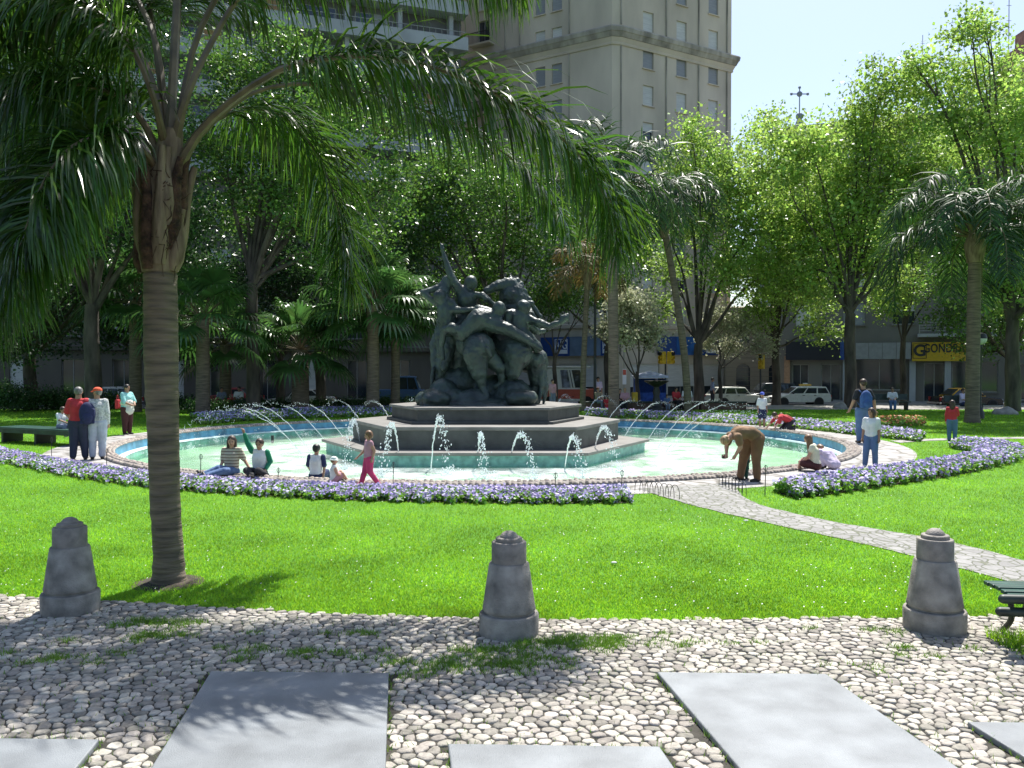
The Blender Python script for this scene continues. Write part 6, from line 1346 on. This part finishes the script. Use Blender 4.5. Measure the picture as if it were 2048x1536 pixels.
        blob('shorts' if legs <= .6 else 'trousers', mb, vox, bottom, t, None, 2, .016, .09)
    if top:
        mb = MB(); g_ = .010*h; lo = .25+long_top
        mb.cap(J['shL'], J['shR'], .033*h*f+g_*.7, .033*h*f+g_*.7); mb.cap(J['neck']-hu*.03*h, J['chest'], .036*h*f+g_*.6, .072*h*f+g_)
        for q_ in 'LR': mb.cap(J['neck']-hu*.03*h, J['sh'+q_], .026*h*f+g_*.6, .032*h*f+g_*.7)
        for s_ in (-1, 1): mb.cap(J['chest']+Vector((s_*.035*h, 0, 0)), J['waist']+Vector((s_*.03*h, 0, 0)), .065*h*f+g_, .060*h*f+g_); mb.cap(J['waist']+Vector((s_*.03*h, 0, 0)), lp(J['waist'], J['hip'], .6+long_top)+Vector((s_*.03*h, 0, 0)), .060*h*f+g_, .070*h*f+g_)
        so_ = MB() if sl_mat else mb
        for S_ in 'LR':
            if sleeve <= 0: continue
            so_.cap(J['sh'+S_], lp(J['sh'+S_], J['el'+S_], min(1, sleeve*2)), .036*h*f+g_, .032*h*f+g_*.9)
            if sleeve > .5: so_.cap(J['el'+S_], lp(J['el'+S_], J['wr'+S_], (sleeve-.5)*2), .028*h*f+g_, .022*h+g_*.8)
        blob('shirt', mb, vox, top, t, None, 2, .016, .09)
        if sl_mat: blob('sleeves', so_, vox, sl_mat, t, None, 2)
    if shoes:
        for S_ in 'LR':
            a = J['an'+S_]; k = (a-J['kn'+S_]).normalized(); fd = Vector(toe if toe else (0, -1, 0)); fd = (fd-k*fd.dot(k)); fd.normalize(); mb = MB(); mb.cap(a+k*.018*h-fd*.018*h, a+k*.024*h+fd*.085*h, .026*h, .020*h); mb.cap(a, a+k*.02*h, .028*h, .028*h)
            blob('shoe', mb, vox, shoes, t, None, 1)
    if hr:
        mb = MB(); mb.ball(hp(0, .20, .30), (hr_*.96, hr_*1.02, hr_*.98), 16, 12, HM)
        if hairlen:
            dn = Vector((0, 0, -1)); 
            for k in range(7):
                a = -1.9+3.8*k/6; p0 = hp(math.sin(a)*.75, .25+.65*math.cos(a), .1); p1 = p0+dn*hairlen*h*.55+HM@Vector((0, .10*hr_, 0)); p2 = p0+dn*hairlen*h+HM@Vector((-.1*math.sin(a)*hr_, .2*hr_, 0)); mb.cap(p0, p1, hr_*.34, hr_*.34); mb.cap(p1, p2, hr_*.34, hr_*.18)
        else: mb.ball(hp(0, .55, -.15), (hr_*.80, hr_*.55, hr_*.62), 12, 10, HM)
        o = blob('hair', mb, vox*.8, hr, t, None, 1, .01, .04)
    if hat:
        m_, kind = hat; mb = MB(); mb.ball(hp(0, .14, .50), (hr_*1.03, hr_*1.12, hr_*.80), 16, 10, HM)
        if kind == 'cap': mb.cap(hp(-.3, -.9, .40), hp(-.28, -1.6, .28), hr_*.16, hr_*.10); mb.cap(hp(.3, -.9, .40), hp(.28, -1.6, .28), hr_*.16, hr_*.10); mb.cap(hp(0, -.9, .42), hp(0, -1.7, .30), hr_*.18, hr_*.12)
        if kind == 'sun': mb.ball(hp(0, .1, .22), (hr_*1.45, hr_*1.5, hr_*.16), 18, 6, HM)
        blob('hat', mb, vox*.8, m_, t, None, 1)
    return t
def at(px, py, z=0.0): g = G(px, py, z); return g
def ht(py0, py1, d): return (py1-py0)/FPX*d
W_ = cloth('white', (.72, .73, .74)); C_red = cloth('red', (.50, .035, .045)); C_dark = cloth('dark_denim', (.03, .035, .07)); C_jean = cloth('blue_jeans', (.10, .17, .33)); C_lt = cloth('pale_blue_grey', (.42, .45, .55)); C_teal = cloth('teal', (.30, .62, .60)); C_brown = cloth('dark_brown', (.07, .02, .02)); C_green = cloth('green_sleeve', (.01, .19, .10)); C_blk = cloth('black', (.02, .02, .025)); C_pink = cloth('hot_pink', (.62, .06, .18)); C_lpink = cloth('dusty_pink', (.55, .30, .36)); C_cream = cloth('cream', (.62, .60, .46)); C_lil = cloth('lilac', (.60, .52, .68)); C_bend = cloth('chestnut_brown', (.20, .105, .05)); C_navy = cloth('navy', (.02, .03, .09)); C_cap = cloth('orange_cap', (.72, .10, .04)); C_bcap = cloth('blue_cap', (.06, .10, .50)); C_olive = cloth('dark_green', (.012, .07, .05)); C_pat = cloth('patterned_shirt', (.55, .56, .56), var=.25, scale=30); C_bgr = cloth('grey_blue', (.2, .23, .32)); C_tan = cloth('tan_top', (.33, .27, .18)); C_hatw = cloth('white_sunhat', (.70, .78, .74))

# -- group by the left bench
g = at(158, 920); person('man in red polo shirt and dark trousers with a rucksack on his shoulder', g, ht(773, 920, g.y), R(180+15), dict(wrL=(-.150, -.02, .48), elR=(.155, -.02, .64), wrR=(.13, -.13, .56), anL=(-.075, -.02, .045), anR=(.07, .03, .045)), C_red, C_dark, SK2, H_gr, .42, fat=1.18)
def backpack(label, loc_, rz, size, m, straps=True, tilt=0):
    t = thing('backpack', label, 'backpack', loc_, rz); s = size; mb = MB(); mb.ball((0, 0, 0), (.16*s, .10*s, .24*s), 14, 10); mb.box((0, 0, -.06*s), (.27*s, .15*s, .30*s)); blob('bag', mb, .015, m, t, None, 3)
    mb = MB(); mb.ball((0, .08*s, -.09*s), (.11*s, .05*s, .11*s), 12, 8); blob('front_pocket', mb, .012, m, t, None, 2)
    for s_ in (-1, 1): MB().tube(bez([(s_*.09*s, -.06*s, .18*s), (s_*.11*s, -.16*s, .23*s), (s_*.12*s, -.25*s, .12*s), (s_*.11*s, -.19*s, -.08*s), (s_*.09*s, -.08*s, -.16*s)], 12), [.014*s]*12, 6).build('strap', m, t, smooth=True)
    return t
B_navy = cloth('backpack_navy', (.02, .025, .09), scale=20); B_blue = cloth('backpack_blue', (.035, .09, .26), scale=8)
backpack('dark blue rucksack slung on the shoulder of the man in red', g+Vector((.25, -.10, 1.08)), R(205), 1.12, B_navy)
g = at(180, 922); g.y += .35; person('man with orange red cap, pale patterned shirt and light trousers', g, ht(770, 915, g.y), R(200), dict(headdir=None) and None, C_pat, C_lt, SK2, H_gr, .95, hat=(C_cap, 'cap'), fat=1.12, headdir=(.8, -.6, 0))
g = at(117, 890); g.y += .15; g.z = 0; person('child in white sitting on the flat green bench with head bowed', (g.x, g.y, .445-.38*1.05*0), 1.15, R(60),
    dict(hip=(0, 0, .05), hpL=(-.05, 0, .05), hpR=(.05, 0, .05), waist=(0, .0, .13), chest=(0, -.02, .27), neck=(0, -.04, .37), head=(0, -.07, .455), shL=(-.105, -.03, .345), shR=(.105, -.03, .345), elL=(-.13, -.12, .22), elR=(.13, -.12, .22), wrL=(-.05, -.22, .17), wrR=(.05, -.22, .17), knL=(-.06, -.22, .07), knR=(.06, -.22, .07), anL=(-.06, -.26, -.15), anR=(.06, -.26, -.15)), W_, C_bgr, SK2, H_br, .4, child=.25, shoes=W_)
g = at(254, 869); person('woman in teal top and dark brown trousers holding a white cloth at her waist', g, ht(768, 869, g.y), R(70), dict(elL=(-.13, -.05, .65), wrL=(-.05, -.13, .60), elR=(.14, -.05, .65), wrR=(.06, -.14, .60)), C_teal, C_brown, SK2, H_bk, .5, fat=1.2, vox=.016)
mb = MB(); mb.ball((0, 0, 0), (.20, .22, .16), 12, 10); mb.ball((.05, 0, -.22), (.17, .2, .18), 12, 10); mb.ball((0, .05, -.12), (.2, .22, .2), 12, 10); o = blob('white_cloth', mb, .02, cloth('white_cloth', (.72, .74, .66)), None, None, 2, .04, .1); o.location = g+Vector((.0, 0, 1.02)); tag(o, 'bunched white cloth wrapped round the waist of the woman in teal', 'cloth')
o = thing('hand_bag', 'small red bag at the side of the woman in teal', 'bag', g+Vector((-.27, -.05, .98))); mb = MB().box((0, 0, 0), (.10, .22, .30)); mb.build('bag', C_red, o, bevel=.03); MB().tube(bez([(0, -.08, .14), (0, 0, .30), (0, .08, .14)], 8), [.012]*8, 6).build('strap', C_red, o)
g = at(262, 866); g.y += 2.6; person('dark haired man in white shirt standing behind the woman in teal', g, ht(753, 860, g.y), R(10), None, W_, C_bgr, SK3, H_bk, .9, vox=.018)
# -- children on the near rim
RZ = .07
def sit(fwd=.0, lean=0.0): return dict(hip=(0, 0, .07), hpL=(-.05, 0, .07), hpR=(.05, 0, .07), waist=(0, lean*.3, .15), chest=(0, lean*.6, .29), neck=(0, lean, .395), head=(0, lean-.01, .485), shL=(-.105, lean*.9, .365), shR=(.105, lean*.9, .365))
p = at(463, 955); p.z = 0.02
d_ = sit(0, .02); d_.update(elL=(-.13, .02, .22), wrL=(-.12, -.10, .12), elR=(.16, .05, .235), wrR=(.25, .02, .11), knL=(-.10, -.20, .13), knR=(-.02, -.21, .10), anL=(-.28, -.30, .045), anR=(-.20, -.34, .045))
person('long haired girl in striped top and jeans sitting on the pool rim', p, 1.40, R(-5), d_, M_strip, C_jean, SK1, H_br, .45, hairlen=.15, child=.25, headdir=(.25, -1, 0), toe=(-1, -.3, 0))
p = at(519, 957); p.z = 0.02; d_ = sit(0, .01); d_.update(shL=(-.105, .01, .385), elL=(-.165, 0, .50), wrL=(-.215, 0, .65), elR=(.15, .02, .23), wrR=(.10, -.09, .12), knL=(-.15, -.15, .12), knR=(.02, -.20, .12), anL=(-.04, -.26, .045), anR=(.14, -.16, .045))
person('boy in white shirt with green sleeves waving one arm from the pool rim', p, 1.32, R(5), d_, W_, C_blk, SK2, H_br, .92, sl_mat=C_green, child=.3, headdir=(-.2, -1, 0))
p = at(632, 960); p.z = 0.0; d_ = sit(0, -.02); d_.update(elL=(-.14, .0, .22), wrL=(-.13, .02, .08), elR=(.15, -.05, .22), wrR=(.13, -.12, .12), knL=(-.08, -.24, .10), knR=(.08, -.24, .10), anL=(-.08, -.38, -.05), anR=(.08, -.38, -.05))
person('dark haired boy in white vest over navy sleeves facing the water', p, 1.20, R(172), d_, W_, C_navy, SK2, H_bk, .45, sl_mat=C_navy, child=.3)
p = at(668, 968); p.z = 0.0; d_ = sit(0, .0); d_.update(elL=(-.14, -.05, .22), wrL=(-.10, -.16, .15), elR=(.14, -.08, .22), wrR=(.10, -.16, .15), knL=(-.07, -.16, .22), knR=(.07, -.15, .24), anL=(-.08, -.28, .045), anR=(.08, -.27, .045))
person('toddler in white sun hat and pink shorts sitting beside the boy in the vest', p, .88, R(110), d_, W_, C_lpink, SK1, H_lb, .0, legs=.35, shoes=None, child=.5, hat=(C_hatw, 'sun'), fat=1.12, headdir=(0, -1, 0))
p = at(738, 973); H_ = ht(862, 973, p.y)
person('small girl in pink top and hot pink trousers walking along the rim', p, H_, R(-62), dict(elL=(-.13, -.04, .64), wrL=(-.14, -.16, .53), elR=(.13, .06, .65), wrR=(.14, .02, .52), knL=(-.05, -.06, .28), anL=(-.055, -.13, .05), knR=(.05, .0, .27), anR=(.055, .15, .06)), C_lpink, C_pink, SK1, H_lb, .12, hairlen=.06, child=.55, fat=1.1, shoes=C_pink)
# -- bending adult with child
p = at(1497, 962); p.z = 0; H_ = 1.55
d_ = dict(hip=(.0, .10, .52), hpL=(-.055, .10, .50), hpR=(.055, .10, .50), waist=(0, .02, .585), chest=(0, -.13, .585), neck=(0, -.225, .555), head=(0, -.30, .50), shL=(-.10, -.20, .545), shR=(.10, -.20, .545), elL=(-.12, -.23, .41), elR=(.10, -.17, .42), wrL=(-.05, -.27, .33), wrR=(.04, -.20, .32), knL=(-.085, .01, .27), anL=(-.12, -.03, .045), knR=(.085, .05, .27), anR=(.10, .06, .045))
d_.update(hpL=(-.055, .06, .50), hpR=(.055, .09, .50), knL=(-.085, -.02, .27), anL=(-.09, -.06, .04))
person('blond adult in brown clothes bending over a child at the pool edge', p, H_, R(-75), d_, cloth('sunlit_brown_top', (.27, .16, .085), var=.2), C_bend, SK1, H_bl, .3, fat=1.12, headdir=(0, -.6, -1), shoes=M_shoe)  # top is the trousers' brown, lightened in colour where the sun lights it
p2 = p+Vector((-.02, .20, .0)); person('small child in dark green standing between the legs of the bending adult', p2, .78, R(30), None, C_olive, C_olive, SK1, H_br, .9, child=.6, fat=1.15)
o = thing('camera_bag', 'small black object held in the bending adult\'s hand', 'hand held object', p+Vector((-.45, 0, .46))); MB().box((0, 0, 0), (.11, .07, .08), .5).build('case', M_plastic, o, bevel=.02)
# -- right side rim
p = at(1632, 943); p.z = .03; d_ = sit(0, -.05); d_.update(elL=(-.14, -.05, .22), wrL=(-.08, -.17, .13), elR=(.13, -.10, .22), wrR=(.06, -.19, .13), knL=(-.10, -.20, .14), knR=(.06, -.22, .12), anL=(.02, -.25, .04), anR=(-.12, -.25, .04), neck=(0, -.08, .39), head=(0, -.12, .47))
person('girl with long light brown hair and cream top sitting on the right pool edge', p, 1.32, R(-115), d_, C_cream, C_brown, SK1, H_lb, .2, hairlen=.22, child=.2, legs=.4, shoes=None, headdir=(0, -1, -.3))
p = at(1668, 940); p.z = .03; d_ = sit(0, -.22); d_.update(elL=(-.12, -.30, .20), wrL=(-.08, -.42, .10), elR=(.12, -.30, .20), wrR=(.08, -.42, .10), knL=(-.08, -.20, .18), knR=(.08, -.20, .18), anL=(-.08, -.14, .04), anR=(.08, -.14, .04), chest=(0, -.15, .23), neck=(0, -.24, .28), head=(0, -.33, .30), shL=(-.1, -.22, .27), shR=(.1, -.22, .27))
person('child in lilac leaning down over the water beside the cream top girl', p, 1.25, R(-160), d_, C_lil, C_lil, SK1, H_lb, .9, child=.3, headdir=(0, -1, -1.2), long_top=.4)
p = at(1742, 935); person('girl in white T shirt and blue jeans standing on the ring path', p, ht(815, 935, p.y), R(-35), dict(anL=(-.09, -.02, .045), knL=(-.075, -.02, .27), anR=(.06, .03, .045)), W_, C_jean, SK2, H_br, .4, hairlen=.09, child=.12, headdir=(-.5, -1, 0), shoes=W_)
p = at(1726, 886); person('man in black T shirt and jeans seen from behind with a rucksack', p, ht(757, 886, p.y), R(188), dict(elL=(-.16, .03, .65), wrL=(-.20, .0, .50), elR=(.16, .0, .65), wrR=(.19, -.05, .53)), C_blk, C_jean, SK2, H_br, .35, vox=.016, fat=1.05)
backpack('bright blue rucksack on the back of the man in black T shirt', p+Vector((-.02, -.24, 1.24)), R(188), 1.12, B_blue)
p = at(1904, 884); person('girl in red jacket and jeans with long dark hair on the right lawn', p, ht(800, 884, p.y), R(150), dict(elL=(-.12, -.05, .65), wrL=(-.06, -.13, .60)), C_red, C_jean, SK1, H_br, .95, hairlen=.16, child=.15, vox=.016, long_top=.2)
p = at(1524, 856); person('boy in white T shirt, navy shorts and blue cap behind the pool', p, ht(784, 856, p.y), R(5), None, W_, C_navy, SK2, H_br, .45, legs=.42, hat=(C_bcap, 'cap'), child=.2, vox=.018)
p = at(1572, 862); p.z = .02; d_ = dict(hip=(0, .10, .20), hpL=(-.05, .10, .2), hpR=(.05, .10, .2), waist=(0, .02, .26), chest=(0, -.12, .31), neck=(0, -.22, .32), head=(0, -.30, .36), shL=(-.10, -.2, .31), shR=(.10, -.2, .31), elL=(-.12, -.30, .2), wrL=(-.12, -.42, .08), elR=(.12, -.25, .2), wrR=(.12, -.36, .08), knL=(-.07, -.08, .045), knR=(.07, -.08, .045), anL=(-.07, .16, .04), anR=(.07, .16, .04))
person('child in red crouching on hands and knees at the far pool rim', p, 1.45, R(-75), d_, C_red, C_blk, SK1, H_br, .6, child=.2, vox=.018, toe=(0, 1, 0))
p = at(1583, 858); p.z = .0; person('second child in red kneeling just behind the crouching one', p+Vector((.1, .6, 0)), 1.25, R(-60), d_, cloth('red_striped', (.45, .07, .06), var=.3, scale=20), C_navy, SK1, H_rd, .9, child=.3, vox=.018, toe=(0, 1, 0))
# -- distant people
def sitd(): 
    d = dict(hip=(0, 0, .26), hpL=(-.05, 0, .26), hpR=(.05, 0, .26), waist=(0, .01, .34), chest=(0, 0, .48), neck=(0, 0, .585), head=(0, -.01, .675), shL=(-.105, 0, .55), shR=(.105, 0, .55), elL=(-.13, -.06, .42), wrL=(-.06, -.17, .36), elR=(.13, -.06, .42), wrR=(.06, -.17, .36), knL=(-.06, -.24, .28), knR=(.06, -.24, .28), anL=(-.06, -.25, .05), anR=(.06, -.25, .05)); return d
DP = [
 (1196, 44.2, R(40), C_tan, C_bgr, SK1, H_rd, 'sit', 1.6, 'red haired woman seated on the brick seat left of the tall palm'),
 (1213, 43.7, R(0), C_red, C_red, SK1, H_br, 'sit', 1.0, 'tiny child in red sitting beside the red haired woman'),
 (1240, 44.2, R(10), C_blk, C_blk, SK1, H_br, 'sit', 1.5, 'person in dark clothes seated just right of the tall palm'),
 (1250, 44.0, R(-10), C_lpink, C_blk, SK1, H_bl, 'sit', 1.55, 'fair haired person in pink seated right of the tall palm'),
 (1352, 44.2, R(20), C_red, C_blk, SK2, H_bk, 'sit', 1.6, 'person in dark red seated left of the forked plane tree trunk'),
 (1374, 44.1, R(-10), W_, C_blk, SK2, H_bk, 'sit', 1.7, 'person in bright white shirt seated against the forked plane tree trunk'),
 (1334, 43.9, R(0), C_jean, C_bgr, SK1, H_br, 'sit', 1.1, 'small child in blue seated right of the drinking fountain'),
 (1105, 45.5, R(30), C_lpink, C_bgr, SK1, H_bk, 'stand', 1.6, 'person in pale top standing by the tail of the sculpture'),
 (1196, 49, R(0), C_lil, C_blk, SK2, H_bk, 'stand', 1.7, 'person in lilac standing beyond the tall palm'),
 (1785, 43.9, R(-20), W_, C_jean, SK2, H_bk, 'sit', 1.6, 'person in white top and jeans on the bench under the forked plane tree'),
 (1926, 41.4, R(30), C_lil, C_navy, SK2, H_br, 'sit', 1.6, 'person in pale top seated just left of the right hand palm trunk'),
 (443, 44, R(20), C_bgr, C_blk, SK2, H_bk, 'sit', 1.6, 'person in grey blue seated in the shade right of the big palm'),
 (460, 43.6, R(-20), C_red, C_blk, SK1, H_br, 'sit', 1.1, 'small dim child between two seated people in the shade'),
 (478, 44, R(0), W_, C_bgr, SK2, H_bk, 'sit', 1.65, 'person in white seated by the tall straight trunk'),
 (1425, 49.2, R(90), C_bgr, C_blk, SK2, H_bk, 'stand', 1.65, 'person in grey blue standing at the nose of the cream car'),
]
for px, d, rz, tp_, bt_, sk_, hr_, kd, H_, lb in DP:
    person(lb, ((px-1024)/FPX*d, d, 0.0), H_, rz, sitd() if kd == 'sit' else None, tp_, bt_, sk_, hr_, .5, vox=.028, face=False, child=.15 if H_ < 1.3 else 0)
